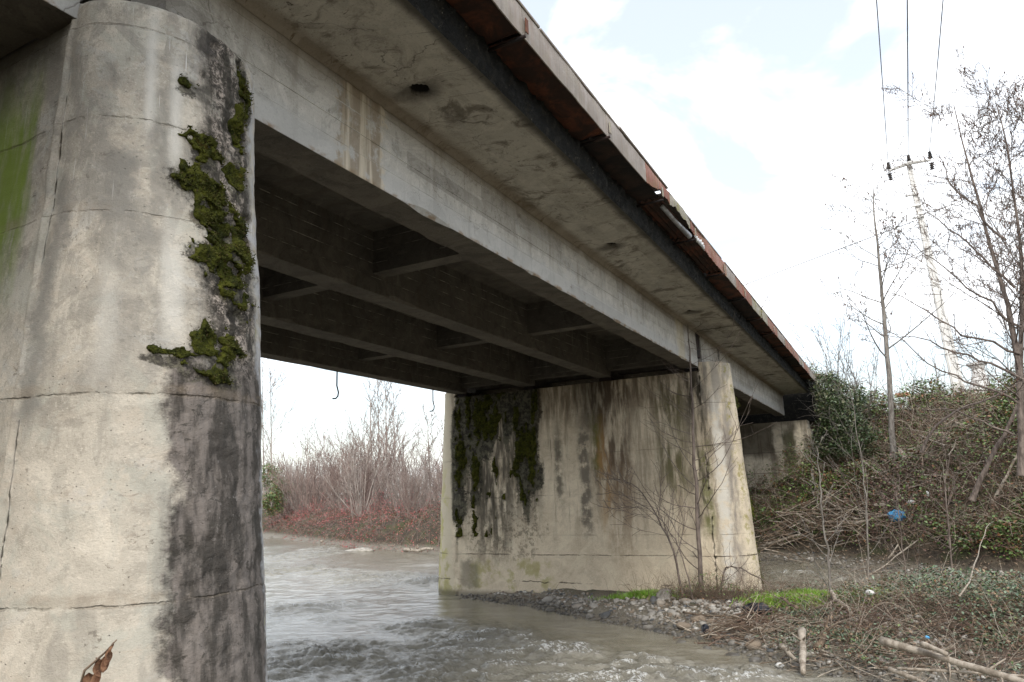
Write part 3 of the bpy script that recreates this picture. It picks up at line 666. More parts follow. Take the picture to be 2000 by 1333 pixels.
# steel walkway edge: fascia panels, soffit plates, brackets
fas = random.Random(5)
fjoint = [-2.0, 1.5, 3.4, 5.2, 7.12, 7.42, 8.95, 9.62, 10.12, 11.45, 12.62, 14.25, 15.25, 16.1, 17.2, 18.8, 19.6, 21.4, 23.0, 24.4, 26.6, 28.2, 30.0, 31.8, 33.4]
kinds = ['g', 'g', 'g', 'g', 'g', 'g', 'r', 'r', 'l', 'r', 'r', 'g', 'r', 'r', 'l', 'l', 'r', 'g', 'r', 'r', 'g', 'r', 'g', 'g']
def owner(y): return span_a if y < 2.3 else span_b if y < 17.8 else span_c
for k, (a, b) in enumerate(zip(fjoint[:-1], fjoint[1:])):
    n = max(8, int((b-a)/.035)); ys = np.linspace(a+.006, b-.006, n); zz = np.linspace(0, 1, 8)
    rag = .03*np.maximum(0, fbm(ys*5, 4, k, 4, 6, .7)-.5)
    if kinds[k] in 'rl' and 8.9 < a < 14: rag = .10*sstep(8.9, 9.6, ys)*sstep(12.0, 11.4, ys)*(.6+fbm(ys*5, 0, 0, 4, 3))+.05*np.maximum(0, fbm(ys*16, 3, 0, 3, 4)-.4)
    elif kinds[k] in 'rl': rag = .07*np.maximum(0, fbm(ys*6, 2, k, 4, 5, .7)-.35)
    topd = -.02*sstep(.55, .7, fbm(ys*1.5, 8, 0, 3, 6)) + (.0 if k < 6 else -.012*(k % 3))
    sag = np.where((ys > 11.2) & (ys < 12.7), .05*np.sin((ys-11.2)/1.5*np.pi), 0)
    Z = ZF1+rag[None]+(ZF2-ZF1+topd-rag)[None]*zz[:, None]+sag[None]
    bow = .012*np.sin(zz*np.pi)[:, None]*fbm(ys*.8, k, 0, 3, 7)[None]+(fbm(ys*3, k, 0, 3, 17)-.5)[None]*.012+(.0 if k < 6 else .006*(k % 2))+np.where((ys > 10.1) & (ys < 12.6), .03*np.sin((ys-10.1)*2.5), 0)[None]
    Xo = XF+bow; Yg = np.broadcast_to(ys, Z.shape)
    A = np.stack([Xo, Yg, Z], -1).reshape(-1, 3); Bk = A.copy(); Bk[:, 0] -= .012
    V = np.concatenate([A, Bk]); F = grid_faces(8, n); nA = len(A)
    F = [tuple(f) for f in F]+[tuple(reversed([int(i)+nA for i in f])) for f in F]
    r = lambda i, j: i*n+j
    for j in range(n-1): F += [(r(0, j+1), r(0, j), r(0, j)+nA, r(0, j+1)+nA), (r(7, j), r(7, j+1), r(7, j+1)+nA, r(7, j)+nA)]
    for i in range(7): F += [(r(i, 0), r(i+1, 0), r(i+1, 0)+nA, r(i, 0)+nA), (r(i+1, n-1), r(i, n-1), r(i, n-1)+nA, r(i+1, n-1)+nA)]
    mesh_obj('fascia_panel', V, F, M[{'g': 'fas_grey', 'r': 'fas_rust', 'l': 'fas_lichen'}[kinds[k]]], owner(a+.1), False)
brk = [-3.6, -1.4, .78, 2.99, 5.2, 7.42, 9.63, 11.6, 13.95, 16.2, 18.5, 20.6, 22.8, 25.0, 27.2, 29.4, 31.6]
for k, y in enumerate(brk):
    ow = owner(y); m = MB(); m.tube([(XS-.03, y, ZF1-.03), (XF+.035, y, ZF1-.02)], .017, 8).build('bracket', M['rust_dark'], ow, True)
    if y > 4: MB().box(XF+.02, XF+.03, y+.03, y+.085, ZF1+.05, ZF1+.20, .002).build('strap_plate', M['rust_bright'] if k == 4 else M['fas_lichen'], ow)
for k, (a, b) in enumerate(zip(brk[:-1], brk[1:])):
    corr = 9.3 < a < 13
    n = 30; xs = np.linspace(XS+.0, XF-.015, n); ys = np.linspace(a+.02, b-.02, 12 if not corr else 30)
    Xg, Yg = np.meshgrid(xs, ys); Z = ZF1+.03+(fbm(Xg*3, Yg*2, k, 3, 23)-.5)*.03
    if corr: Z = ZF1+.05+.022*np.sin((Xg-XS)*2*np.pi/.095)+(fbm(Xg*3, Yg*2, k, 3, 23)-.5)*.03
    V = np.stack([Xg, Yg, Z], -1).reshape(-1, 3); F = grid_faces(*Xg.shape)
    mesh_obj('soffit_plate', V, F[:, ::-1], M['rust'] if k % 4 != 1 else M['rust_dark'], owner((a+b)/2), True)
# copings over the fascia, with a lifted strip where the panels have rusted through
for a, b, up in ((-2., 3.1, 0), (3.1, 5.6, .008), (5.6, 7.9, .0), (7.9, 10.1, .03), (10.1, 13.9, -.03), (14.2, 18.7, -.018), (18.7, 25, -.008), (25, 33.3, -.02)):
    MB().box(XF-.5, XF+.012, a+.01, b-.01, ZF2+up, ZF2+.032+up, .006).build('coping', M['fas_grey'], owner((a+b)/2))
MB().tube([(XF-.09, 10.0, ZF1+.06), (XF-.08, 10.8, ZF1+.045), (XF-.05, 11.5, ZF1+.02)], .045, 14).build('service_pipe', M['zinc'], span_b, True)
mb = MB()
for k in range(9):
    y = 11.75+k*.07; mb.tube([(XF-.02+.01*math.sin(k*3), y, ZF1+.10), (XF+.0, y+.03, ZF1+.08-.03*math.sin(k)), (XF-.01, y+.08, ZF1+.02)], [.012, .03+.012*math.sin(k*2.2), .008], 7)
plastic = simple('torn_white_plastic', (.55, .56, .58), (.78, .8, .82), 12, .5)
tag(mb.build('plastic_rag', plastic, None, True), 'torn white plastic rag caught behind the rusted fascia edge', 'rag')

# hooks of rusty rebar hanging from the far girder
for (x, y, l, lab) in ((-11.36, 12.5, .62, 'long hooked iron bar hanging from far girder against the sky'), (-11.38, 16.5, .58, 'hooked iron bar hanging just left of the tan pier')):
    pts = [(x, y, ZB+.4), (x, y, ZB-l*.5), (x-.0, y+.06, ZB-l*.75), (x, y+.04, ZB-l*.9), (x, y-.03, ZB-l), (x, y-.13, ZB-l*1.02)]
    tag(MB().tube(pts, .017, 8).build('hanging_bar', M['rust_dark'], None, True), lab, 'iron bar')

# abutment at the far end
MATAB = M['mid']
ab = empty('bridge_abutment', (-7.5, 33.6, 1.5), 'pale stained concrete abutment under the end of the far span', 'abutment')
def wallgrid(x0, x1, y, z0, z1, batter, seed, mat, name, parent, depth=1.2):
    xs = np.arange(x0, x1+.001, .08); xs[-1] = x1; zs = np.linspace(z0, z1, max(3, int((z1-z0)/.08)))
    Xg, Zg = np.meshgrid(xs, zs); Yg = y-(z1-Zg)*batter+(fbm(Xg*2, Zg*2, seed, 4, seed)-.5)*.03
    Xg = Xg+(z1-Zg)*batter*2.2*sstep(x1-1, x1, Xg)
    V = np.stack([Xg, Yg, Zg], -1); nr, nc = Xg.shape
    Bk = V.copy(); Bk[..., 1] = y+depth; W = np.concatenate([V.reshape(-1, 3), Bk.reshape(-1, 3)]); n = nr*nc
    F = [tuple(f) for f in grid_faces(nr, nc)]
    for i in range(nr-1): F.append((i*nc+nc-1, i*nc+nc-1+n, (i+1)*nc+nc-1+n, (i+1)*nc+nc-1))
    for j in range(nc-1): F.append(((nr-1)*nc+j, (nr-1)*nc+j+1, (nr-1)*nc+j+1+n, (nr-1)*nc+j+n))
    return mesh_obj(name, W, F, mat, parent, False)
def mat_abut():
    B = MatB('abutment_concrete'); c, h = core(B, B.pos, (.50, .45, .36), (.66, .60, .49), (.56, .52, .45))
    st = streaks(B, B.x, B.z, 2., 3.5, .12); xr = B.add(B.x, B.mul(B.sub(B.noise(B.pos, 3, 4), .5), .4)); zr = B.add(B.z, B.mul(B.sub(B.noise(B.pos, 2, 4), .5), .8))
    c = B.mix(B.mul(B.ss(.48, .62, st), .6), c, (.12, .10, .075))
    c = B.mix(B.mul(B.spot(xr, zr, -7, -4.6, 3.9, 5.5, .1, .3), .85), c, (.06, .05, .035)); c = B.mix(B.mul(B.spot(xr, zr, -4.2, -3.7, 3.4, 5.0, .08, .3), .8), c, (.055, .06, .025))
    c = B.mix(B.mul(B.ss(5.1, 5.5, zr), .6), c, (.10, .085, .06)); cr = lines(B, B.z, (3.2, 4.1), .02)
    return B.fin(B.mix(B.mul(cr, .7), c, (.06, .05, .04)), .9, B.bump(h, .02, .8))
M['abut'] = mat_abut()
wallgrid(-12.4, -3.02, 33.0, .8, 5.02, .03, 3, M['abut'], 'wall', ab)
wallgrid(-12.4, -3.13, 33.1, 5.02, 5.42, .0, 4, M['abut'], 'seat_course', ab)
MB().box(-12.4, -2.7, 33.95, 34.6, 5.42, ZF2-.02).build('back_wall', M['grime_and_shade'], ab)  # black slab-edge material stands in for the shade behind the beam ends

# ------------------------------------------------------------------ ground and river
def poly_sd(x, y, P):
    """signed distance to polygon P, positive inside"""
    P = np.asarray(P, float); n = len(P); d = np.full(x.shape, 1e9); inside = np.zeros(x.shape, bool)
    for i in range(n):
        ax, ay = P[i]; bx, by = P[(i+1) % n]; ex, ey = bx-ax, by-ay
        wx, wy = x-ax, y-ay; t = np.clip((wx*ex+wy*ey)/(ex*ex+ey*ey), 0, 1)
        d = np.minimum(d, np.hypot(wx-ex*t, wy-ey*t))
        c = ((ay <= y) & (by > y)) | ((by <= y) & (ay > y)); t2 = (y-ay)/(by-ay+1e-12)
        inside ^= c & (x < ax+t2*ex)
    return np.where(inside, d, -d)
BAR = [(-11.3, 17.5), (-9.2, 16.75), (-7.4, 15.9), (-5.8, 15.05), (-4.5, 14.5), (-3.3, 13.6), (-2.6, 12.7), (-1.7, 12.1), (-.7, 11.85), (.4, 11.6), (1.1, 11.2), (2.2, 10.2), (4, 8.5), (9, 4), (30, -6), (30, 6), (12, 11.5), (7, 14), (4.2, 16.), (2.1, 17.2), (.8, 17.9), (-.4, 18.4), (-1.8, 18.0), (-3.2, 19.2), (-4.4, 20.2), (-6, 20.3), (-10, 19.0)]
FAR = [(-1500, 900), (-300, 190), (-120, 88), (-60, 52), (-46, 42.5), (-33, 35.2), (-26, 31.2), (-20.5, 29.8), (-15, 29.6), (-9, 29.3), (-4.75, 28.1), (-3.2, 27.2), (-1.85, 25.7), (-.6, 24.4), (.5, 23.6), (1.4, 22.9), (2.6, 22.0), (6, 19.6), (12, 16), (25, 10), (1500, -400), (1500, 2500), (-1500, 2500)]
NEAR = [(-1500, 640), (-60, 30), (-30, 15), (-16, 5.5), (-9, 1.6), (-4.8, .9), (-1.2, 1.4), (1.5, 1.7), (5, 1.2), (12, -3), (40, -20), (1500, -700), (1500, -1500), (-1500, -1500)]
def terrain(x, y):
    x, y = np.broadcast_arrays(np.asarray(x, float), np.asarray(y, float))
    w = (fbm(x*.7, y*.7, 0, 4, 31)-.5)*.9
    db = poly_sd(x, y, BAR)+w*.35
    wr = sstep(-2.5, 1.0, x)
    hb = -.7+.7*sstep(-1.6, 0, db)+np.clip(db, 0, 9)*.22*(1-.0*wr)
    hb = np.minimum(hb, .30+.38*wr+.0*x)+(fbm(x*2.4, y*2.4, 0, 3, 33)-.5)*.16*sstep(-.2, .6, db)
    df = poly_sd(x, y, FAR)+w*.5-.1
    hill = sstep(-13.5, -7, x)
    hmax = 2.0+4.3*hill; cap_ = 5.55-.10*np.clip(x, 0, 12)+.7*sstep(-.5, -3, x); top = np.where(df > 0, hmax*(1-np.exp(-df*(.75*(1-hill)+hill*.16)/1.)), 0)
    lin = np.clip(df, 0, None)*.62; prof = (1-hill)*top+hill*np.minimum(lin, cap_)
    hf = -.8+.8*sstep(-2., 0, df)+prof+(fbm(x*.8, y*.8, 0, 4, 35)-.5)*1.5*sstep(.2, 3, df)*(.5+.5*hill)
    emb = sstep(33.7, 34.6, y)*sstep(-14.5, -12.4, x)*sstep(0.2, -2.8, x); hf = hf*(1-emb)+emb*(7.1)
    dn = poly_sd(x, y, NEAR); hn = -.8+1.9*sstep(-1.6, 1.2, dn)+(fbm(x*1.3, y*1.3, 0, 3, 37)-.5)*.15
    h = np.maximum(np.maximum(hb, hf), hn)
    far = sstep(60, 400, np.hypot(x, y)); return h+far*(fbm(x*.01, y*.01, 0, 3, 39)-.4)*5*(df > 0)
def axis(a, b, st, lo, hi, g=1.22):
    c = list(np.arange(a, b+1e-6, st)); s = st
    left = []; p = a
    while p > lo: s *= g; p -= s; left.append(p)
    s = st; right = []; p = c[-1]
    while p < hi: s *= g; p += s; right.append(p)
    return np.array(left[::-1]+c+right)
def mat_ground():
    B = MatB('bank_soil'); n = B.noise(B.pos, 3, 6, .65); n2 = B.noise(B.pos, 22, 4, .7)
    c = B.mix(B.ss(.4, .62, n), (.05, .04, .03), (.10, .08, .055)); c = B.mix(B.mul(B.ss(.55, .7, n2), .7), c, (.05, .04, .03))
    c = B.mix(B.mul(B.ss(.5, .62, B.noise(B.pos, 1.1, 4, .6)), .5), c, (.05, .065, .02))
    mud = B.mul(B.ss(.42, .12, B.z), .9); c = B.mix(mud, c, B.mix(B.ss(.4, .6, n2), (.15, .135, .105), (.24, .215, .175)))
    return B.fin(c, B.ss(.05, .4, B.z, .45, .95), B.bump(B.add(n2, n), .05, .8))
M['ground'] = mat_ground()
gx = axis(-30, 13, .16, -1500, 1500, 1.25); gy = axis(8, 42, .16, -700, 2400, 1.25)
Xg, Yg = np.meshgrid(gx, gy); Zg = terrain(Xg, Yg)
ground = mesh_obj('ground', np.stack([Xg, Yg, Zg], -1).reshape(-1, 3), grid_faces(*Xg.shape), M['ground'], None, True, origin=(0, 0, 0))
tag(ground, kind='structure')

def mat_water():
    B = MatB('muddy_river_water'); foam = B.attr('foam')
    v = B.sv((1.0, 1.6, 1.0)); n = B.noise(v, 1.2, 4, .6, .6); n2 = B.noise(v, 7, 5, .65, 1.2); n3 = B.noise(v, 26, 4, .65, .8)
    c = B.mix(B.ss(.35, .65, n), (.175, .160, .118), (.24, .222, .175))
    fo = B.mul(foam, B.ss(.44, .60, B.add(B.mul(n2, .6), B.mul(n3, .4))))
    c = B.mix(B.mul(B.ss(.10, .6, fo), .85), c, (.68, .68, .66))
    chop = B.attr('chop'); nb = B.bump(B.mul(B.add(B.mul(n2, 1.), B.mul(n3, .5)), B.add(B.ss(14, 30, B.y, .15, .34), B.mul(chop, 1.3))), .040, 1.)
    B.fin(c, B.ss(0, .8, fo, .10, .5), nb, .5); B.bs.inputs['IOR'].default_value = 1.75; return B.mat
M['water'] = mat_water()
# finer rows and columns where the river is nearest
wy = [4.0]; 
while wy[-1] < 60: wy.append(wy[-1]+max(.03, (wy[-1]-3)*.0042))
wy = np.array([-600, -200, -60, -20, -5, 0, 2, 3]+wy+[70, 90, 120, 180, 300, 600, 1500])
wx = list(np.arange(-24, 3.5, .045)); s = .045
while wx[0] > -60: s *= 1.012; wx.insert(0, wx[0]-s)
wx = np.array([-1500, -600, -250, -120, -80]+wx+[4, 5, 7, 10, 16, 30, 80, 300, 1500])
Xw, Yw = np.meshgrid(wx, wy)
def river(x, y):
    # current crosses the picture from the far bank towards the lower right; chop steepens over the stony bed
    a = math.radians(-62); s = x*math.cos(a)+y*math.sin(a); t = -x*math.sin(a)+y*math.cos(a)
    wxn = fbm(s*.35, t*.35, 0, 3, 41)*2.0; wyn = fbm(s*.35, t*.35, 5, 3, 42)*2.0
    ch = .8*sstep(.58, .74, fbm(x*.30, y*.30, 0, 3, 43))
    for px_, py_, rx_, k_ in CHOP:
        cx_, cy_, _ = un(px_, py_, 2, 0.); ch = np.maximum(ch, k_*np.exp(-(((x-cx_)**2+(y-cy_)**2)/rx_**2)))
    ch = ch*(.5+.9*fbm(x*1.1, y*1.1, 2, 3, 49)); amp = .13+ch
    rid = lambda k, sd, st: 1-np.abs(2*fbm(s*k+wxn, t*k*st+wyn, 0, 3, sd)-1)*2.2
    r1 = rid(.75, 44, .5); r2 = rid(2.0, 45, .50); r3 = rid(5.6, 46, .5)
    r4 = fbm(s*13, t*6, 0, 2, 47)-.5
    r5 = rid(11., 50, .45)
    lee = sstep(2.6, .2, np.abs(y-16.0+.45*(x+8))) * sstep(-11.5, -10, x)       # quiet pool under the pier's gravel
    calm = 1-.8*lee
    z = calm*(.016*r1+.016*r2+.009*r3+ch*(.045*r1+.075*r2+.085*r3+.080*r4+.040*r5))+.002*r4
    far = sstep(55, 25, np.hypot(x, y)); z = z*(.35+.65*far)
    f = sstep(.50, .95, r2*.45+r1*.15+r3*.45)*sstep(.25, .9, ch)*calm*sstep(34, 18, np.hypot(x, y))
    return z-.02, np.clip(f, 0, 1), np.clip(ch*calm, 0, 1)
CHOP = [(1560, 1125, 1.6, .7), (1700, 1140, 1.6, .6), (1860, 1150, 1.6, .6), (640, 1290, 1.3, 1.1), (600, 1190, 1.0, .8), (700, 1140, .9, .5), (930, 1260, 1.3, 1.1), (1080, 1290, 1.2, 1.0), (1230, 1300, .9, .8), (830, 1225, .8, .8), (780, 1300, .9, .6), (1450, 1333, 1.0, .9), (640, 1118, 1.0, .7), (712, 1140, .8, .7), (820, 1140, .8, .8), (560, 1270, .7, .6)]
zw, fw, cw = river(Xw, Yw)
boul = [(-11.9, 22.2, .42, .15), (-14.9, 20.4, .30, .10), (-17.5, 24.8, .45, .10), (-10.8, 14.2, .5, .10), (-8.7, 12.6, .6, .12), (-6.6, 11.6, .6, .12), (-14.0, 16.8, .5, .1), (-9.6, 11.3, .5, .13)]
for bx, by, br, bh in boul:       # water humps over drowned boulders
    r = np.hypot((Xw-bx)*.8, (Yw-by)*1.2); zw += bh*.3*np.exp(-(r/br)**2)-bh*.3*np.exp(-(np.hypot((Xw-bx-.5)*.8, (Yw-by+.55)*1.2)/br)**2); fw = np.maximum(fw, .0*np.exp(-(np.hypot(Xw-bx-.35, Yw-by+.45)/(br*1.5))**2))
water = mesh_obj('river', np.stack([Xw, Yw, zw], -1).reshape(-1, 3), grid_faces(*Xw.shape), M['water'], None, True, attr={'foam': fw.ravel(), 'chop': cw.ravel()}, origin=(0, 0, 0))
tag(water, kind='structure')

# ------------------------------------------------------------------ stones
rs = np.random.RandomState(7)
def ico(sub=1):
    import bmesh
    bm = bmesh.new(); bmesh.ops.create_icosphere(bm, subdivisions=sub, radius=1.0)
    V = np.array([v.co[:] for v in bm.verts]); F = np.array([[v.index for v in f.verts] for f in bm.faces]); bm.free(); return V, F
I1, I2, I3 = ico(1), ico(2), ico(3)
def stone_shape(k, base=I2, rough=.35):
    V, F = base; V = V.copy(); s = rs.uniform(.75, 1.25, 3)*np.array([1.15, .9, .62])
    for _ in range(4):      # flat broken faces
        d = rs.normal(size=3); d /= np.linalg.norm(d); h = rs.uniform(.62, .85); p = V@d; V -= np.outer(np.maximum(p-h, 0)*.85, d)
    V *= 1+(fbm(V[:, 0]*1.6+k*7, V[:, 1]*1.6, V[:, 2]*1.6, 3, 60+k)-.5)[:, None]*rough
    return V*s, F
def mat_stone():
    B = MatB('river_stone'); r = B.rnd(); isl = B.island(); q = B.m('FRACT', B.add(B.mul(r, 7.3), B.mul(isl, 5.7)))
    n = B.noise(B.pos, 16, 5, .65); a = B.mix(q, (.18, .166, .15), (.46, .435, .39)); a = B.mix(B.ss(.72, .8, q), a, (.23, .185, .14)); a = B.mix(B.ss(.9, .95, q), a, (.52, .50, .46)); a = B.mix(B.ss(.12, .06, q), a, (.10, .105, .11))
    c = B.mix(B.mul(B.ss(.45, .68, n), .5), a, B.mix(.5, a, (.08, .07, .06)))
    wet = B.ss(.13, .03, B.z); c = B.mix(B.mul(wet, .75), c, (.055, .05, .042))
    return B.fin(c, B.ss(.03, .13, B.z, .35, .85), B.bump(n, .012, .7), .35)
M['stone'] = mat_stone()
bar = empty('gravel_bar', (-5.5, 16.0, .1), kind='structure')
shapes = []
for k in range(8):
    V, F = stone_shape(k, I2); me = mesh_obj('stone', V, F, M['stone'], bar, True, origin=(0, 0, 0)); shapes.append(me)
pos = []
def try_add(x, y, r, pad=.72):
    for (a, b, c) in pos:
        if (a-x)**2+(b-y)**2 < ((r+c)*pad)**2: return False
    pos.append((x, y, r)); return True
# cobbles by the pier foot: dense apron between the water and the sapling, larger to the right
tries = 0
while len(pos) < 292 and tries < 60000:
    tries += 1; t = rs.rand()
    x = rs.uniform(-8.2, -1.1); y = rs.uniform(12.2, 17.2)
    d = float(poly_sd(np.array([x]), np.array([y]), BAR)[0])
    lim = 2.3 if x < -3.2 else 1.2
    if d < -.25 or d > lim or (x < -3.3 and y > 17.0): continue
    dens = .9 if d < 1.6 else .35
    if rs.rand() > dens: continue
    r = rs.choice([.04, .06, .085, .12, .17, .21], p=[.34, .24, .2, .12, .07, .03]); 
    if x < -5.3: r *= .7
    try_add(x, y, r)
fixed = [un(1470, 1250, 2, .18), un(1432, 1270, 2, .08), un(1475, 1283, 2, .06), un(1380, 1262, 2, .05), un(1330, 1252, 2, .02), un(1428, 1140, 2, .3)]
frad = [.17, .13, .13, .10, .10, .15]
pos = [(p[0], p[1], r) for p, r in zip(fixed, frad)]+[q for q in pos if all((q[0]-p[0])**2+(q[1]-p[1])**2 > (q[2]+r)**2 for p, r in zip(fixed, frad))]
H = terrain(np.array([p[0] for p in pos]), np.array([p[1] for p in pos]))
for i, ((x, y, r), h) in enumerate(zip(pos, H)):
    src = shapes[i % 8]; o = src if i < 8 else src.copy()
    if i >= 8: COL.objects.link(o); o.parent = bar
    o.location = Vector((x, y, max(h, -.03)+r*.04))-bar.location; o.rotation_euler = (rs.uniform(-.3, .3), rs.uniform(-.3, .3), rs.uniform(0, 6.28)); o.scale = (r, r, r)
def scatter(base, P, S, rs, squash=1.):
    """many copies of a shape merged: P positions, S sizes"""
    V0, F0 = base; n = len(P); a = rs.uniform(0, 2*np.pi, n); ca, sa = np.cos(a), np.sin(a)
    jit = 1+rs.uniform(-.28, .28, (n, len(V0), 1)); V = V0[None]*jit*np.array([1., .75, .55*squash])*S[:, None, None]
    t = rs.uniform(-.5, .5, n); V = np.stack([V[..., 0]*np.cos(t)[:, None]-V[..., 2]*np.sin(t)[:, None], V[..., 1], V[..., 0]*np.sin(t)[:, None]+V[..., 2]*np.cos(t)[:, None]], -1)
    X = V[..., 0]*ca[:, None]-V[..., 1]*sa[:, None]; Y = V[..., 0]*sa[:, None]+V[..., 1]*ca[:, None]
    V = np.stack([X, Y, V[..., 2]], -1)+P[:, None, :]
    return V.reshape(-1, 3), (F0[None]+(np.arange(n)*len(V0))[:, None, None]).reshape(-1, 3)
N_ = 26000; x = rs.uniform(-11.4, 2.5, N_); y = rs.uniform(11, 20.5, N_); d = poly_sd(x, y, BAR)
edge = (d > -.35) & (d < np.where(x < -5.0, 1.1, 2.4)); k = edge & (rs.rand(N_) < np.where((x < -3) | (d < .7), .95, .35)) & ((x > -11) | (d > -.1)); x, y = x[k], y[k]
z = terrain(x, y); k = z > -.06; x, y, z = x[k], y[k], z[k]; S = .014+.050*rs.rand(len(x))**2.4
V, F = scatter(I1, np.column_stack([x, y, z+S*.2]), S, rs)
o = mesh_obj('gravel', V, F, M['stone'], bar, True); tag(o, kind='stuff')
N_ = 3500; x = rs.uniform(-5.5, 4, N_); y = rs.uniform(21.5, 29, N_); d = poly_sd(x, y, FAR); k = (d > -1.0) & (d < .6); x, y = x[k], y[k]; z = terrain(x, y); S = .03+.06*rs.rand(len(x))**2
V, F = scatter(I1, np.column_stack([x, y, np.maximum(z, -.03)+S*.2]), S, rs); tag(mesh_obj('shingle', V, F, M['stone'], bar, True), kind='stuff')
# single rocks standing in the river
M['pale_rock'] = simple('pale_wet_boulder', (.20, .185, .16), (.42, .39, .34), 6, .6, bd=.03)
for (px, py, r, lab) in ((702, 1077, .52, 'large rounded pale boulder out in the river upstream'), (660, 1056, .5, 'long pale rock lying against the far red brambled bank'), (712, 1139, .36, 'brown rock with the current breaking over it in mid river'), (642, 1116, .36, 'low dark rock with a water ripple, leftmost in mid river'), (838, 1135, .26, 'small black rock touching the water left of the tan pier')):
    p = un(px, py, 2, 0.0); V, F = stone_shape(20+int(r*50), I3, .5); sc = np.array([1.35, .8, .5])*r
    V = V*sc+np.array([p[0], p[1], .02]); tag(mesh_obj('boulder', V, F, M['pale_rock'], None, True), lab, 'boulder', 'boulders standing in the river')

# ------------------------------------------------------------------ growing things
def hit(px, py, lo=3.0, hi=90.0):
    """where the sight line through a photo position meets the ground or the river"""
    d = Fw + Rt*(px-1000)/FPX - Up*(py-666.5)/FPX
    t = np.arange(lo, hi, .05); P = np.array([0, 0, CAM_Z])+t[:, None]*d; h = np.maximum(terrain(P[:, 0], P[:, 1]), 0)
    k = np.argmax(P[:, 2] < h); return P[k] if P[k, 2] < h[k] else P[-1]
def limb(rng, p, d, L, n, up=.1, wob=.15, droop=0.):
    P = [np.array(p, float)]; d = np.array(d, float); d /= np.linalg.norm(d); s = L/(n-1)
    for i in range(n-1):
        d = d+rng.normal(size=3)*wob*.35+np.array([0, 0, up-droop*(i/(n-1))])*.35; d /= np.linalg.norm(d); P.append(P[-1]+d*s)
    return np.array(P)
def side_dir(rng, T, ang):
    a = rng.normal(size=3); a -= a@T*T; a /= np.linalg.norm(a)+1e-9; return T*math.cos(ang)+a*math.sin(ang)
def sub(rng, P, R, out, tips, lvl, spec):
    """side shoots along the polyline P with radii R"""
    k, t0, t1, ang, ratio, n, up, wob, droop, rr = spec[lvl]
    L = np.linalg.norm(np.diff(P, axis=0), axis=1).sum(); k = max(1, int(k*rng.uniform(.75, 1.25)))
    for i in range(k):
        t = t0+(t1-t0)*(i+rng.uniform(.1, .9))/k; f = t*(len(P)-1); a = int(min(f, len(P)-2)); q = P[a]+(P[a+1]-P[a])*(f-a)
        T = P[a+1]-P[a]; T /= np.linalg.norm(T)+1e-9; r0 = float(np.interp(f, np.arange(len(P)), R))
        l = L*ratio*rng.uniform(.6, 1.2)*(1-.55*t if lvl == 0 else 1-.4*t)
        d = side_dir(rng, T, ang*rng.uniform(.7, 1.25)); r = max(r0*rr, RMIN[0])
        Q = limb(rng, q, d, l, n, up, wob, droop); S = np.linspace(r, max(r*.3, RMIN[0]*.8), n); out.append((Q, S))
        if lvl+1 < len(spec): sub(rng, Q, S, out, tips, lvl+1, spec)
        else: tips.append(Q)
RMIN = [.004]
def tree(seed, trunk, r0, r1, spec, rmin=.004, wobble=.03):
    rng = np.random.RandomState(seed); RMIN[0] = rmin; trunk = np.array(trunk, float)
    # resample the trunk smoothly
    m = 20; s = np.linspace(0, len(trunk)-1, 60); P = np.stack([np.interp(s, np.arange(len(trunk)), trunk[:, k]) for k in range(3)], 1)
    for _ in range(30): P[1:-1] = P[1:-1]*.5+(P[:-2]+P[2:])*.25
    P = P[np.round(np.linspace(0, 59, m)).astype(int)]
    P[1:] += rng.normal(size=(m-1, 3))*wobble*.4; R = np.linspace(r0, r1, m); R[0] *= 1.25
    out = []; tips = []; sub(rng, P, R, out, tips, 0, spec); return (P, R), out, tips
def bark(name, a, b, s=14, st=(1, 1, .3)): return simple(name, a, b, s, .9, st, .02)
M['bark_grey'] = bark('grey_smooth_bark', (.13, .115, .10), (.27, .25, .225)); M['bark_brown'] = bark('brown_bark', (.095, .075, .065), (.22, .18, .155))
M['bark_far'] = bark('pale_far_twigs', (.20, .165, .145), (.42, .37, .335), 3); M['bark_red'] = bark('purple_brown_twigs', (.19, .135, .12), (.35, .27, .235), 3)
M['drift'] = bark('bleached_driftwood', (.20, .165, .13), (.42, .37, .31), 10); M['drift_dark'] = bark('brown_driftwood', (.10, .075, .055), (.24, .18, .13), 10)
M['stem_red'] = simple('bramble_stem', (.11, .065, .05), (.23, .16, .12), 3, .8, isl=.9, hue=(.50, .44, .36))
def leafmat(name, a, b, c3, rough=.38):
    B = MatB(name); i = B.island(); j = B.m('FRACT', B.mul(i, 17.3)); n = B.noise(B.pos, 1.3, 3, .6)
    c = B.mix(i, a, b); c = B.mix(B.mul(B.ss(.72, .8, j), .95), c, c3); c = B.mix(B.mul(B.ss(.5, .65, n), .45), c, tuple(q*.5 for q in a))
    B.fin(c, rough, None, .6); return B.mat
M['leaf_bramble'] = leafmat('bramble_leaf', (.055, .115, .03), (.20, .29, .085), (.26, .12, .06))
M['leaf_blue'] = leafmat('grey_green_bramble_leaf', (.06, .11, .06), (.20, .26, .17), (.26, .17, .10))
M['leaf_bright'] = leafmat('fresh_green_leaf', (.09, .17, .02), (.20, .30, .05), (.14, .16, .05))
M['leaf_ivy'] = leafmat('dark_ivy_leaf', (.030, .060, .020), (.085, .13, .05), (.20, .21, .11), .4)
M['leaf_red'] = leafmat('dull_red_bramble_leaf', (.33, .05, .06), (.48, .13, .12), (.24, .12, .08))
M['leaf_red2'] = leafmat('dark_red_bramble_leaf', (.13, .055, .045), (.24, .13, .10), (.26, .20, .13))
M['leaf_dead'] = leafmat('dead_brown_leaf', (.17, .11, .07), (.30, .22, .15), (.10, .065, .045), .8)
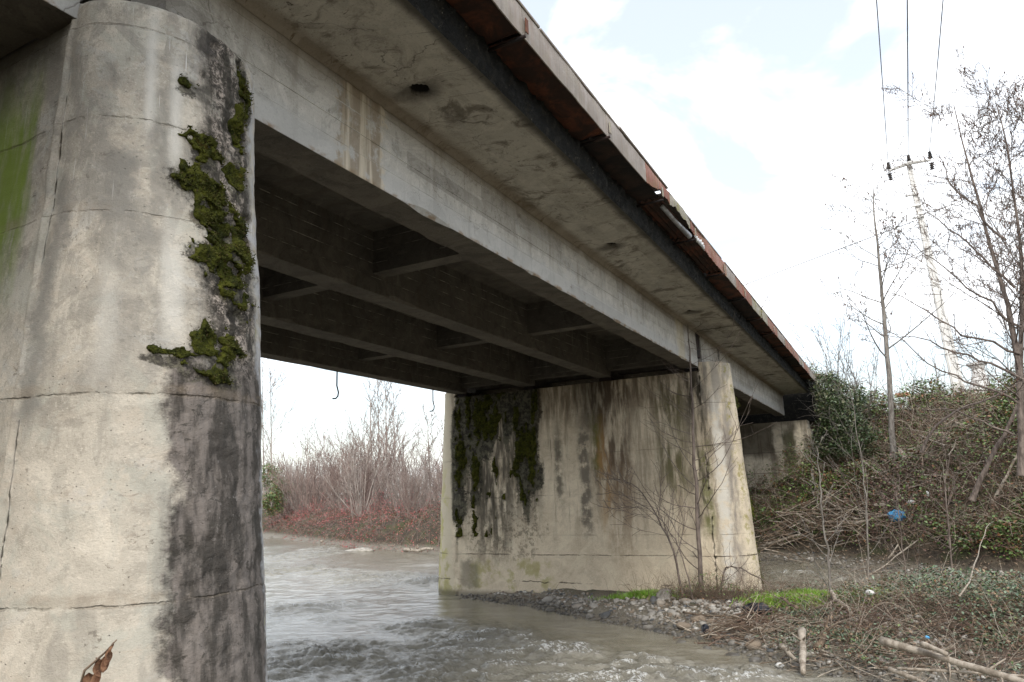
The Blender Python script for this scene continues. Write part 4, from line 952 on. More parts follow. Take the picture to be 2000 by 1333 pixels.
M['grass'] = leafmat('grass_blade', (.15, .31, .02), (.26, .46, .05), (.28, .34, .08)); M['catkin'] = simple('catkin', (.11, .06, .045), (.20, .10, .07), 3, .9, isl=.6, hue=(.05, .03, .025))
def leaves(P, S, rng, up=.55, fold=.25, asp=.62):
    n = len(P); N = rng.normal(size=(n, 3)); N[:, 2] = np.abs(N[:, 2])+up*2; N /= np.linalg.norm(N, axis=1, keepdims=True)
    A = rng.normal(size=(n, 3)); A -= (A*N).sum(1, keepdims=True)*N; A /= np.linalg.norm(A, axis=1, keepdims=True); Bv = np.cross(N, A); S = np.broadcast_to(S, (n,))[:, None]
    V = np.stack([P-A*S*.5, P+Bv*S*asp*.5+N*S*fold*.5+A*S*.05, P+A*S*.55-N*S*.1, P-Bv*S*asp*.5+N*S*fold*.5+A*S*.05], 1).reshape(-1, 3)
    b = (np.arange(n)*4)[:, None]; F = np.concatenate([b+np.array([[0, 2, 1]]), b+np.array([[0, 3, 2]])])
    return V, F
def merge(*vf):
    V = []; F = []; mi = []; off = 0
    for k, (v, f) in enumerate(vf):
        f = np.asarray(f)
        if f.shape[1] == 4: f = np.concatenate([f[:, [0, 1, 2]], f[:, [0, 2, 3]]])
        V.append(v); F.append(f+off); mi.append(np.full(len(f), k)); off += len(v)
    return np.concatenate(V), np.concatenate(F), np.concatenate(mi)
def stuff(name, parts, parent=None):
    """parts: (vertices, faces, material)"""
    V, F, mi = merge(*[(v, f) for v, f, _ in parts]); o = mesh_obj(name, V, F, [m for *_, m in parts], parent, False, mi=mi)
    return tag(o, kind='stuff')
def arcs(rng, base, n, Lr, rr, hf=1.0, pts=6, spread=1.):
    """n arching canes starting at base points"""
    out = []
    for i in range(n):
        p = base[i]; a = rng.uniform(0, 2*np.pi); L = rng.uniform(*Lr); el = rng.uniform(.2, 1.35)*hf
        d = np.array([math.cos(a)*math.cos(el)*spread, math.sin(a)*math.cos(el)*spread, math.sin(el)]); P = limb(rng, p, d, L, pts, -.05, .5, rng.uniform(.2, 1.6))
        out.append((P, np.linspace(rng.uniform(*rr), rr[0]*.6, pts)))
    return out
def make_tree(name, loc, label, cat, seed, trunk, r0, r1, spec, mat, group=None, rmin=.004, catk=0, sides=3, wobble=.03, extra=None, root=None):
    (P, R), out, tips = tree(seed, trunk, r0, r1, spec, rmin, wobble)
    if root is None: root = empty(name, trunk[0], label, cat, group)
    V, F = tube_np([(P, R)], 8); mesh_obj('trunk', V, F, mat, root, True)
    V, F = tube_np(out, sides); o = mesh_obj('crown', V, F, mat, root, False)
    if catk:
        rng = np.random.RandomState(seed+1); T = [t[rng.randint(1, len(t))] for t in tips for _ in range(1) if rng.rand() < catk]
        T = np.array(T); oc = (np.array([[1, 0, 0], [0, 1, 0], [-1, 0, 0], [0, -1, 0], [0, 0, 1], [0, 0, -1.]]), np.array([[0, 1, 4], [1, 2, 4], [2, 3, 4], [3, 0, 4], [1, 0, 5], [2, 1, 5], [3, 2, 5], [0, 3, 5]]))
        n = len(T); S = rng.uniform(.7, 1.3, n)[:, None]; V = oc[0][None]*np.array([.016, .016, .06])*S[:, None]; V = V+(T+np.array([0, 0, -.05]))[:, None]
        mesh_obj('catkin_cluster', V.reshape(-1, 3), (oc[1][None]+(np.arange(n)*6)[:, None, None]).reshape(-1, 3), M['catkin'], root)['kind'] = 'stuff'
    return root

# ---- right bank: the tall bare trees
# spec rows: count, start, end, angle, length ratio, points, up, wobble, droop, radius ratio
S_SLIM = [(20, .30, .99, 1.10, .36, 8, .18, .25, .35, .42), (7, .25, 1, .75, .40, 5, .1, .3, .2, .55), (4, .2, 1, .7, .45, 4, 0, .35, .2, .6)]
tr = [un(1744, 905, 1, 30.5), un(1742, 800, 1, 30.5), un(1733, 690, 1, 30.4), un(1724, 590, 1, 30.3), un(1716, 500, 1, 30.2), un(1708, 430, 1, 30.2), un(1705, 365, 1, 30.2)]
make_tree('bare_tree', None, 'slim bare tree with grey trunk and drooping branch ends left of the power pole', 'tree', 11, tr, .115, .016, S_SLIM, M['bark_grey'], rmin=.011, catk=.5)
S_ALD = [(24, .20, .98, .9, .44, 9, .14, .28, .05, .34), (14, .12, 1, .7, .42, 6, .12, .3, .1, .5), (7, .15, 1, .7, .42, 4, 0, .35, .25, .6)]
Y = 20.5
alder = empty('alder_tree', tuple(un(1985, 930, 1, Y)), 'big bare alder full of dark catkins at the right edge', 'tree')
def stem(px, Yv): return [un(a, b, 1, Yv) for a, b in px]
for k, (pp, r0, r1) in enumerate((([(1996, 930), (1995, 820), (1993, 725), (1972, 588), (1936, 494), (1910, 384), (1888, 315), (1862, 205)], .085, .010),
                       ([(1998, 930), (1994, 800), (1993, 700), (1996, 610), (1999, 515), (1984, 410), (1972, 305), (1946, 200)], .08, .010),
                       ([(2060, 930), (2050, 700), (2040, 500), (2030, 350), (2020, 230)], .09, .012))):
    (P, R), out, tips = tree(30+k, stem(pp, Y+.3*k), r0, r1, S_ALD, .0062, .02)
    V, F = tube_np([(P, R)], 8); mesh_obj('stem', V, F, M['bark_brown'], alder, True)
    V, F = tube_np(out, 3); mesh_obj('branches', V, F, M['bark_brown'], alder)['kind'] = 'stuff'
    rng = np.random.RandomState(60+k); T = np.array([t[rng.randint(1, len(t))] for t in tips if rng.rand() < .5])
    oc = (np.array([[1, 0, 0], [-.5, .87, 0], [-.5, -.87, 0], [0, 0, 1], [0, 0, -1.]]), np.array([[0, 1, 3], [1, 2, 3], [2, 0, 3], [1, 0, 4], [2, 1, 4], [0, 2, 4]]))
    n = len(T); V = oc[0][None]*np.array([.011, .011, .042])*rng.uniform(.6, 1.3, n)[:, None, None]+(T-np.array([0, 0, .04]))[:, None]
    mesh_obj('catkins', V.reshape(-1, 3), (oc[1][None]+(np.arange(n)*5)[:, None, None]).reshape(-1, 3), M['catkin'], alder)['kind'] = 'stuff'
# its long low limbs that reach out to the left
rng = np.random.RandomState(77); RMIN[0] = .006
for px in ([(1992, 690), (1940, 672), (1880, 655), (1835, 625), (1790, 590), (1735, 570)], [(1993, 740), (1930, 710), (1870, 690), (1800, 660), (1720, 655)], [(1994, 640), (1940, 600), (1890, 560), (1835, 520), (1780, 470)],
           [(1990, 790), (1940, 760), (1890, 745), (1840, 725), (1790, 690), (1745, 650)], [(1980, 560), (1920, 500), (1860, 450), (1800, 400)], [(1985, 850), (1930, 830), (1860, 800), (1800, 800)], [(1960, 470), (1900, 400), (1850, 350), (1835, 300)]):
    P = np.array(stem(px, Y-.1)); s = np.linspace(0, len(P)-1, 11); P = np.stack([np.interp(s, np.arange(len(P)), P[:, q]) for q in range(3)], 1); P += rng.normal(size=P.shape)*.03; R = np.linspace(.032, .008, 11)
    out = [(P, R)]; tips = []; sub(rng, P, R, out, tips, 0, [(9, .2, 1, .7, .22, 6, .15, .3, .2, .45), (5, .2, 1, .7, .4, 4, .05, .3, .3, .6)])
    V, F = tube_np(out, 4); mesh_obj('branch', V, F, M['bark_brown'], alder)
# leaning trunks lower on the slope
for k, (px, Yv, r, lab) in enumerate((([(1898, 978), (1928, 905), (1962, 850), (1992, 780), (2040, 690)], 22., .07, 'leaning brown trunk rising to the right edge out of the brambles'),
                                      ([(1800, 885), (1815, 845), (1850, 812), (1900, 790), (1960, 770), (2010, 735)], 25., .045, 'low arching trunk below the beige wall'))):
    make_tree('leaning_tree', None, lab, 'tree', 90+k, stem(px, Yv), r, .02, [(9, .2, 1, .8, .25, 6, .3, .3, .2, .4), (6, .2, 1, .7, .4, 4, .1, .3, .3, .6)], M['bark_brown'], rmin=.007)

# tufts of upright shoots behind the ivy, and thinner trees along the skyline
def stool(seed, base, n, H, spread, mat, root, r=.012, rmin=.0045, k1=6, name='shoots'):
    rng = np.random.RandomState(seed); RMIN[0] = rmin; out = []
    for i in range(n):
        a = rng.uniform(0, 6.28); e = rng.uniform(.0, spread); h = H*rng.uniform(.55, 1.1)
        P = limb(rng, np.array(base)+np.array([math.cos(a), math.sin(a), 0])*rng.uniform(0, .35), (math.cos(a)*e, math.sin(a)*e, 1), h, 8, .12, .22); R = np.linspace(r*rng.uniform(.6, 1.2), rmin, 8)
        out.append((P, R)); sub(rng, P, R, out, [], 0, [(k1, .3, 1, .6, .28, 5, .15, .3, 0, .5), (3, .2, 1, .6, .4, 3, .05, .3, 0, .6)])
    V, F = tube_np(out, 3); return mesh_obj(name, V, F, mat, root)
sky_pos = [(1630, 770, 35.5, 4.3, 11, 'tuft of thin upright shoots standing right behind the ivy heap'), (1690, 780, 36.5, 3.9, 9, 'sparse upright shoots between the ivy heap and the slim tree'),
           (1775, 790, 38, 3.6, 8, 'bare twiggy shrub on the skyline just right of the slim tree'), (1835, 790, 40, 3.2, 8, 'bare twiggy shrub at the foot of the power pole'), (1960, 800, 38, 3.4, 8, 'bare twiggy shrub right of the flared pillar'), (1668, 800, 33.5, 3.4, 8, 'low dense bare shrub in front of the skyline left of the slim trunk')]
for i, (px, py, Yv, H_, n, lab) in enumerate(sky_pos):
    b = un(px, py, 1, Yv); b[2] = float(terrain(np.array([b[0]]), np.array([b[1]]))[0])-.1
    H2 = H_+max(0, un(px, py, 1, Yv)[2]-b[2])*.3
    rt = empty('bare_shrub', tuple(b), lab, 'shrub'); stool(200+i, b, n, H2, .5, M['bark_brown'] if i % 2 else M['bark_grey'], rt, .020, .009)

# sapling in front of the tan pier and its leaning companions
G = lambda x, y: float(terrain(np.array([x]), np.array([y]))[0])
Ys = 16.6
b = un(1368, 1140, 1, Ys)
tr = [np.array([b[0], Ys, G(b[0], Ys)-.05]), un(1367, 1080, 1, Ys), un(1360, 960, 1, Ys), un(1353, 860, 1, Ys), un(1351, 760, 1, Ys), un(1348, 690, 1, Ys), un(1343, 630, 1, Ys)]
make_tree('sapling', None, 'bare upright sapling growing in front of the tan pier', 'sapling', 41, tr, .060, .008, [(40, .10, .99, 1.42, .42, 10, .13, .24, -.25, .30), (5, .2, 1, .65, .34, 5, .15, .25, 0, .6)], M['bark_brown'], rmin=.0046)
def at_ground(p): return np.array([p[0], p[1], G(p[0], p[1])-.05])
for k, (pp, r, lab) in enumerate((([(1332, 1140), (1318, 1080), (1285, 1010), (1245, 945), (1190, 935)], .032, 'thin bare sapling leaning left over the face of the tan pier'),
                                  ([(1352, 1140), (1330, 1070), (1290, 1010), (1240, 975), (1185, 960)], .016, 'thinner sapling leaning left close to the upright one'))):
    P = stem(pp, Ys-.1-.2*k); P[0] = at_ground(P[0])
    make_tree('sapling', None, lab, 'sapling', 46+k, P, r, .005, [(20, .2, 1, .8, .45, 7, .2, .25, 0, .45), (5, .3, 1, .6, .38, 4, .1, .25, 0, .6)], M['bark_brown'], rmin=.0055)
# long branches of a fallen arch at the pier foot
P = stem([(1400, 1120), (1412, 1105), (1450, 1110), (1500, 1140), (1540, 1165)], Ys); P[-1] = at_ground(P[-1]); P[0] = at_ground(P[0])
make_tree('fallen_branch', None, 'dark arching branch bent over the brush at the pier foot', 'branch', 52, P, .02, .01, [(14, .05, .7, 1.1, .45, 6, .7, .25, 0, .4), (3, .3, 1, .6, .3, 4, .2, .2, 0, .6)], M['bark_brown'], rmin=.003)
# saplings on the brambled bar
for k, (pp, Yv, r, lab) in enumerate((([(1624, 1200), (1621, 1120), (1607, 1024), (1602, 940), (1594, 872)], 15.0, .028, 'crooked bare sapling beside the bright green grass'),
                                      ([(1686, 1090), (1692, 1040), (1694, 980), (1682, 890), (1668, 800), (1655, 740)], 22.5, .028, 'tall thin sapling on the far slope above the side channel'),
                                      ([(1850, 1080), (1852, 1020), (1845, 960), (1850, 900), (1838, 850)], 21.0, .024, 'multi twigged bare sapling in the brambles right of the blue bag'),
                                      ([(1768, 1110), (1760, 1060), (1755, 990), (1745, 930)], 20.0, .016, 'short bare sapling in front of the blue bag'))):
    P = stem(pp, Yv); P[0] = at_ground(P[0])
    make_tree('sapling', None, lab, 'sapling', 120+k, P, r, .006, [(18, .12, 1, .9, .38, 7, .3, .28, 0, .4), (5, .25, 1, .7, .36, 4, .15, .3, 0, .6)], M['bark_grey'] if k < 2 else M['bark_brown'], rmin=.0052)

# ---- ivy heap at the bridge end
rng = np.random.RandomState(5)
ivy = empty('ivy_bush', (-2.1, 32.2, 4.0), 'dark ivy heap smothering the end of the bridge deck', 'ivy')
C = [(-2.1, 32.4, 6.5, .6, .8, .75), (-1.8, 31.9, 5.4, .8, 1.0, 1.1), (-1.5, 31.6, 5.6, .9, .9, .9), (-1.5, 31.2, 4.4, 1.1, .9, .8), (-2.45, 32.3, 4.3, .45, .6, 1.0), (-2.3, 33.2, 7.1, .6, .9, .35), (-1.2, 32.6, 6.2, .7, .8, .5)]
PP = []
for c in C:
    n = int(4200*c[3]*c[5]); v = rng.normal(size=(n, 3)); v /= np.linalg.norm(v, axis=1, keepdims=True); r = rng.uniform(.55, 1.12, n)[:, None]
    p = v*r*np.array(c[3:6])+np.array(c[:3]); k = fbm(p[:, 0]*2.2, p[:, 1]*2.2, p[:, 2]*2.2, 3, 66) > .46; PP.append(p[k])
PP = np.concatenate(PP); PP = PP+rng.normal(size=PP.shape)*.07; V, F = leaves(PP, .04+.13*rng.rand(len(PP))**1.6, rng, .3); o = mesh_obj('foliage', V, F, M['leaf_ivy'], ivy); o['kind'] = 'stuff'
V, F = tube_np(arcs(rng, PP[rng.randint(0, len(PP), 260)], 260, (.5, 1.8), (.005, .010), 1.0, 6), 3); o = mesh_obj('vines', V, F, M['bark_grey'], ivy); o['kind'] = 'stuff'

# ---- undergrowth of the slopes
def region(rng, n, x0, x1, y0, y1, f):
    x = rng.uniform(x0, x1, n); y = rng.uniform(y0, y1, n); k = f(x, y); x, y = x[k], y[k]; return x, y, terrain(x, y)
rng = np.random.RandomState(15)
def mound(x, y, sd): return sstep(.36, .66, fbm(x*.55, y*.55, 0, 4, sd))
f_hill = lambda x, y: (poly_sd(x, y, FAR) > .9) & ~((x < -3.2) & (y > 32.8))
x, y, z = region(rng, 300000, -6.0, 10, 20, 36, f_hill); m = mound(x, y, 81); g = sstep(.47, .58, fbm(x*.45, y*.45, 3, 4, 82)); dep = sstep(.3, 2.2, poly_sd(x, y, FAR))
k = rng.rand(len(x)) < (.30+.70*g)*(.3+.7*dep); q = np.column_stack([x, y, z+.05+rng.rand(len(x))**.6*(.35+1.1*m)*(.35+.65*dep)])[k]; sp = rng.rand(len(q)); zr_ = fbm(q[:, 0]*.5, q[:, 1]*.5, 7, 4, 180)-.5; deb = np.exp(-((q[:, 0]+.6+zr_*3)/2.6)**2-((q[:, 1]-27.3)/2.4)**2)
kk = rng.rand(len(q)) > .75*deb; q = q[kk]; sp = sp[kk]; deb = deb[kk]; sp = np.where((sp < .84) & (rng.rand(len(q)) < deb*.7), .9, sp)
near_ab = np.exp(-((q[:, 0]+3.)**2+(q[:, 1]-31.5)**2)/7.0)
V1 = leaves(q[(sp < .62)], rng.uniform(.07, .15, (sp < .62).sum()), rng); V2 = leaves(q[(sp >= .62) & (sp < .84)], rng.uniform(.04, .09, ((sp >= .62) & (sp < .84)).sum()), rng); V3 = leaves(q[sp >= .84], rng.uniform(.05, .1, (sp >= .84).sum()), rng)
x, y, z = region(rng, 11500, -6.0, 10, 20, 38, f_hill); B_ = np.column_stack([x, y, z+rng.rand(len(x))*.5])
st = arcs(rng, B_, len(B_), (.6, 2.2), (.004, .009), .9, 6)
V4 = tube_np(st, 3)
x, y, z = region(rng, 16000, -6.5, 13, 17, 37, lambda a, b: (poly_sd(a, b, FAR) > .2) & ~((a < -3.2) & (b > 32.8))); V5 = leaves(np.column_stack([x, y, z+.03+.1*rng.rand(len(x))]), rng.uniform(.05, .11, len(x)), rng, 1.)
stuff('bramble_thicket', [(*V1, M['leaf_bramble']), (*V2, M['leaf_bright']), (*V3, M['leaf_red2']), (*V4, M['stem_red']), (*V5, M['leaf_dead'])])
# the brambled gravel bar in front
GR = hit(1600, 1180)
f_bar = lambda x, y: (poly_sd(x, y, BAR) > .25) & (x > -3.4+.0*y) & (np.hypot((x-GR[0])/.75, (y-GR[1])/.62) > 1)
def dens_bar(x, y): return sstep(-2.9, -.9, x+.25*(y-14))
x, y, z = region(rng, 170000, -3.4, 5.5, 9.0, 19.5, f_bar); w = dens_bar(x, y); g = sstep(.36, .5, fbm(x*.9, y*.9, 3, 4, 84)); m = mound(x, y, 85)
k = rng.rand(len(x)) < w*(.10+.75*g); q = np.column_stack([x, y, z+rng.rand(len(x))**.8*(.10+.55*m*w)])[k]; sp = rng.rand(len(q))
V1 = leaves(q[sp < .74], rng.uniform(.032, .075, (sp < .74).sum()), rng); V3 = leaves(q[sp >= .9], rng.uniform(.03, .06, (sp >= .9).sum()), rng); V2 = leaves(q[(sp >= .74) & (sp < .9)], rng.uniform(.03, .06, ((sp >= .74) & (sp < .9)).sum()), rng)
x, y, z = region(rng, 8500, -3.4, 5.5, 9.0, 19.5, f_bar); k = rng.rand(len(x)) < .12+.88*dens_bar(x, y); B_ = np.column_stack([x, y, z+rng.rand(len(x))*.12])[k]; V4 = tube_np(arcs(rng, B_, len(B_), (.35, 1.3), (.002, .005), .7, 6), 3)
x, y, z = region(rng, 26000, -5.5, 5.5, 9.0, 19.5, lambda a, b: (poly_sd(a, b, BAR) > .3) & (a+b*.1 > -3.2)); V5 = leaves(np.column_stack([x, y, z+.015+.04*rng.rand(len(x))]), rng.uniform(.025, .06, len(x)), rng, 1.5)
stuff('bramble_carpet', [(*V1, M['leaf_blue']), (*V2, M['leaf_bramble']), (*V3, M['leaf_dead']), (*V4, M['stem_red']), (*V5, M['leaf_dead'])])
# dark brush at the pier foot
c = np.array([-3.95, 16.55]); n = 1500; x = c[0]+rng.normal(size=n)*.75; y = c[1]+rng.normal(size=n)*.28-.05*(x-c[0]); z = terrain(x, y)
B_ = np.column_stack([x, y, z+rng.rand(n)*.1])[:900]; V4 = tube_np(arcs(rng, B_, 900, (.25, .8), (.002, .0045), 1.1, 5), 3); q = np.column_stack([x, y, z+.08+rng.rand(n)*.5*np.exp(-((x-c[0])/.8)**2)])[:700]
V1 = leaves(q, rng.uniform(.03, .06, len(q)), rng)
stuff('pier_foot_brush', [(*V4, M['drift_dark']), (*V1, M['leaf_bramble'])])
# bright grass
def grass(name, cx, cy, sx, sy, n, h, seed):
    rng = np.random.RandomState(seed); x = cx+rng.normal(size=n)*sx; y = cy+rng.normal(size=n)*sy; k = poly_sd(x, y, BAR) > .1; x, y = x[k], y[k]; n = len(x); z = terrain(x, y); a = rng.uniform(0, 6.28, n); l = h*rng.uniform(.4, 1.1, n); t = rng.uniform(.1, .8, n)
    b = np.column_stack([x, y, z]); w = np.column_stack([-np.sin(a), np.cos(a), 0*a])*.007; o = np.column_stack([np.cos(a)*t, np.sin(a)*t, 1-.3*t])*l[:, None]
    V = np.stack([b-w, b+w, b+o*.55+np.array([0, 0, 1])*(l*.12)[:, None]+w*.8, b+o], 1).reshape(-1, 3); i = (np.arange(n)*4)[:, None]; F = np.concatenate([i+np.array([[0, 1, 2]]), i+np.array([[0, 2, 3]])])
    tag(mesh_obj(name, V, F, M['grass'], None), kind='stuff')
p = hit(1600, 1180); grass('grass_tuft', p[0], p[1], .50, .36, 15000, .26, 1)
p = hit(1275, 1163); grass('grass_tuft', p[0], p[1]-.25, .28, .10, 1500, .18, 2)
p = hit(1215, 1168); grass('grass_tuft', p[0], p[1]-.1, .28, .08, 500, .12, 3)

# ---- driftwood
def log(p, q, r, lab, mat='drift', seed=0, n=9, knots=3, name='driftwood_log', bend=.04, grp=None):
    rng = np.random.RandomState(seed); p, q = np.array(p), np.array(q); t = np.linspace(0, 1, n)[:, None]; P = p+(q-p)*t; L_ = np.linalg.norm(q-p)
    P = P+np.column_stack([fbm(t[:, 0]*2.5, seed, k, 3, seed)-.5 for k in range(3)])*L_*bend*2*np.sin(t*np.pi*.9+.2)
    R = r*(1-.35*t[:, 0])*(1+.12*np.sin(t[:, 0]*9+seed)); paths = [(P, R)]; mb = MB(); mb.tube(P, R, 9)
    for i in range(knots):
        f = rng.uniform(.2, .9); a = int(f*(n-1)); d = side_dir(rng, (q-p)/L_, 1.0); mb.tube(limb(rng, P[a], d, r*rng.uniform(3, 7), 4, 0, .3), np.linspace(r*.35, r*.15, 4), 5)
    return tag(mb.build(name, M[mat], None, True), lab, 'driftwood', grp)
def g2(px, py, dz): h_ = hit(px, py); return h_+np.array([0, 0, dz])
log(un(1722, 1252, 2, .68), un(2040, 1345, 2, .50), .050, 'long thick grey log lying across the brambles at the lower right corner', seed=1, n=14, bend=.015, name='fallen_log')
log(un(1566, 1232, 2, .50), un(1569, 1316, 2, .10), .062, 'thick pale log pointing straight down into the river', seed=2, bend=.02, name='fallen_log')
log(un(1524, 1262, 2, .25), un(1556, 1288, 2, .15), .04, 'short bent pale log touching the log that points into the river', seed=3, bend=.15)
log(un(1738, 1308, 2, .40), un(1812, 1338, 2, .35), .035, 'bleached white stick at the bottom edge near the long grey log', seed=4)
log(un(1752, 1306, 2, .45), un(2030, 1322, 2, .5), .018, 'long thin pole lying in front of the long grey log', seed=5, bend=.01)
log(un(1800, 1258, 2, .75), un(1850, 1278, 2, .70), .035, 'short grey log half hidden behind the long grey log', seed=6)
log(g2(1690, 945, .9), g2(1752, 997, .8), .06, 'straight pale log on the slope, high above the blue bag', seed=7)
log(g2(1674, 1058, .6), g2(1742, 1046, .65), .06, 'grey log with its end against the blue bag', seed=8)
log(g2(1488, 1086, .35), g2(1568, 1072, .5), .06, 'lower of two parallel logs just right of the tan pier', seed=9, mat='drift')
log(g2(1486, 1066, .5), g2(1548, 1046, .6), .045, 'upper of two parallel logs just right of the tan pier', 'drift_dark', seed=10)
log(g2(1762, 928, .95), g2(1788, 956, .8), .10, 'thick pale stump end high on the slope', seed=11)
log(g2(1626, 1192, .35), g2(1664, 1213, .12), .04, 'splintered pale snag beside the bright green grass', seed=12, bend=.1)
log(g2(1596, 1283, .12), g2(1622, 1255, .2), .055, 'stubby rotten brown log at the lower edge of the brambles', 'drift_dark', seed=13, bend=.1)
log(g2(1560, 1222, .3), g2(1528, 1200, .3), .03, 'thin grey stick behind the debris heap', 'drift_dark', seed=14)
log(g2(1336, 1208, .12), g2(1440, 1222, .12), .022, 'thin straight stick lying on the cobbles', 'drift_dark', seed=15)
log(g2(1738, 1120, .4), g2(1760, 1105, .6), .03, 'short pale stick standing up at the channel edge', seed=16)
log(g2(1796, 1090, .5), g2(1700, 1138, .2), .02, 'long thin branch slanting down to the side channel', seed=17)
log(g2(1940, 1010, .4), g2(2010, 930, .9), .05, 'pale trunk lying towards the right edge', seed=18)
log(g2(1890, 1290, .9), g2(1960, 1130, 1.4), .012, 'thin bare cane rising over the brambles at lower right', seed=19)
# heaps of flood debris: too many sticks to count
def heap(name, px, py, n, sx, sy, h, Lr, rr, seed, mats, lift=0.):
    rng = np.random.RandomState(seed); c = hit(px, py); out = [[], []]
    for i in range(n):
        x, y = c[0]+rng.normal()*sx, c[1]+rng.normal()*sy; z = G(x, y)+lift+rng.uniform(.0, h)*math.exp(-((x-c[0])/sx)**2*.4-((y-c[1])/sy)**2*.4); a = rng.uniform(0, math.pi) if rng.rand() < .6 else rng.normal()*.5; L_ = rng.uniform(*Lr); d = np.array([math.cos(a), math.sin(a), rng.normal()*.32])
        out[i % 2].append((limb(rng, (x-d[0]*L_/2, y-d[1]*L_/2, z), d, L_, 4, 0, .25), np.linspace(rng.uniform(*rr), rr[0], 4)))
    stuff(name, [(*tube_np(out[0], 5), M[mats[0]]), (*tube_np(out[1], 5), M[mats[1]])])
heap('debris_heap', 1455, 1232, 260, .42, .30, .22, (.15, .8), (.003, .012), 1, ('drift_dark', 'stem_red'))
heap('debris_heap', 1520, 1238, 110, .4, .35, .2, (.2, .7), (.004, .016), 2, ('drift', 'drift_dark'))
heap('debris_heap', 1800, 948, 300, 1.6, .9, .8, (.4, 2.0), (.010, .034), 3, ('drift', 'drift_dark'), .35)
heap('debris_heap', 1640, 1040, 260, 1.8, .7, .7, (.4, 2.2), (.008, .026), 4, ('drift_dark', 'drift'), .3)
heap('debris_heap', 1700, 1300, 260, 1.0, .5, .15, (.1, .7), (.003, .012), 5, ('drift', 'drift_dark'))
heap('debris_heap', 1600, 1120, 160, 1.4, .35, .2, (.2, 1.2), (.004, .014), 6, ('drift', 'drift_dark'))
heap('debris_heap', 1020, 1172, 60, .9, .12, .08, (.1, .4), (.003, .008), 7, ('drift_dark', 'drift_dark'))
# litter
def crumple(p, s, seed, mat, lab, cat, name):
    V, F = I3; n = fbm(V[:, 0]*2.2, V[:, 1]*2.2, V[:, 2]*2.2, 3, seed); n2 = np.abs(fbm(V[:, 0]*5, V[:, 1]*5, V[:, 2]*5, 2, seed+5)-.5)
    V = V*(.55+.8*n+n2)[:, None]*np.array(s)+np.array(p); return tag(mesh_obj(name, V, F, mat, None, False), lab, cat)
M['blue'] = simple('blue_plastic', (.03, .22, .50), (.10, .38, .68), 6, .45, spec=.5); M['black'] = simple('black_plastic', (.008, .009, .014), (.02, .022, .03), 6, .3, spec=.5); M['white'] = simple('white_plastic', (.55, .56, .55), (.75, .75, .73), 8, .5)
crumple(g2(1757, 1046, .62), (.24, .14, .17), 3, M['blue'], 'bright blue plastic bag lying on the debris slope', 'plastic bag', 'plastic_bag')
crumple(g2(1478, 1202, .12), (.26, .12, .09), 4, M['black'], 'crumpled black plastic sheet on the cobbles', 'plastic sheet', 'plastic_sheet')
crumple(g2(1378, 1238, .05), (.07, .07, .12), 5, M['black'], 'small black plastic scrap at the water edge left of the debris heap', 'plastic sheet', 'plastic_sheet')
crumple(g2(1726, 1030, .72), (.22, .08, .06), 6, M['drift'], 'pale torn sack above the grey log', 'sack', 'torn_sack')
crumple(un(1523, 1300, 2, .03), (.06, .045, .035), 7, M['white'], 'small white plastic cup floating near the pale log', 'litter', 'plastic_scrap')
crumple(g2(1786, 1028, .75), (.12, .06, .06), 8, M['white'], 'white plastic scrap just above the blue bag', 'litter', 'plastic_scrap')
crumple(g2(1818, 1012, .75), (.05, .05, .08), 9, M['white'], 'small white scrap right of the blue bag', 'litter', 'plastic_scrap')
crumple(g2(1703, 1192, .3), (.07, .03, .04), 10, M['white'], 'pale drink can in the brambles right of the green grass', 'litter', 'plastic_scrap')
crumple(g2(1818, 1295, .35), (.03, .02, .02), 11, M['blue'], 'tiny blue scrap under the long grey log', 'litter', 'plastic_scrap')

# ---- power pole, wires
M['pole'] = simple('pale_concrete_pole', (.62, .61, .59), (.74, .73, .71), 3, .85); M['porc'] = simple('dark_glazed_insulator', (.02, .018, .02), (.05, .045, .045), 5, .3, spec=.5)
YP = 36.0; pt_, pb = un(1775, 322, 1, YP), un(1864, 760, 1, YP)
px_, pz0 = (pt_[0]+pb[0])/2+.35, 4.6
pole = empty('power_pole', (px_, YP, pz0), 'tall pale concrete power pole with a crossarm on the skyline', 'power pole')
def taper(mb, c0, w0, c1, w1):
    V = [(c0[0]+sx*w0, c0[1]+sy*w0, c0[2]) for sx, sy in ((-1, -1), (1, -1), (1, 1), (-1, 1))]+[(c1[0]+sx*w1, c1[1]+sy*w1, c1[2]) for sx, sy in ((-1, -1), (1, -1), (1, 1), (-1, 1))]
    return mb.add(V, [(3, 2, 1, 0), (4, 5, 6, 7), (0, 1, 5, 4), (1, 2, 6, 5), (2, 3, 7, 6), (3, 0, 4, 7)])
base = np.array([pb[0]+.22, YP, pz0]); topp = np.array([pt_[0], YP, pt_[2]])
taper(MB(), base, .25, topp, .10).build('shaft', M['pole'], pole)
for s in (-1, 1): taper(MB(), base+np.array([s*.16, -.26, .05]), .03, topp+np.array([s*.065, -.11, -.1]), .018).build('rib', M['pole'], pole)
a0, a1 = un(1737, 334, 1, YP-.3), un(1818, 313, 1, YP-.3); ac = (a0+a1)/2
mb = MB(); dv = (a1-a0); mb.tube([a0, a0+dv*.5+np.array([0, 0, .14]), a1], [.05, .11, .05], 6); mb.build('crossarm', M['pole'], pole)
ins_top = []
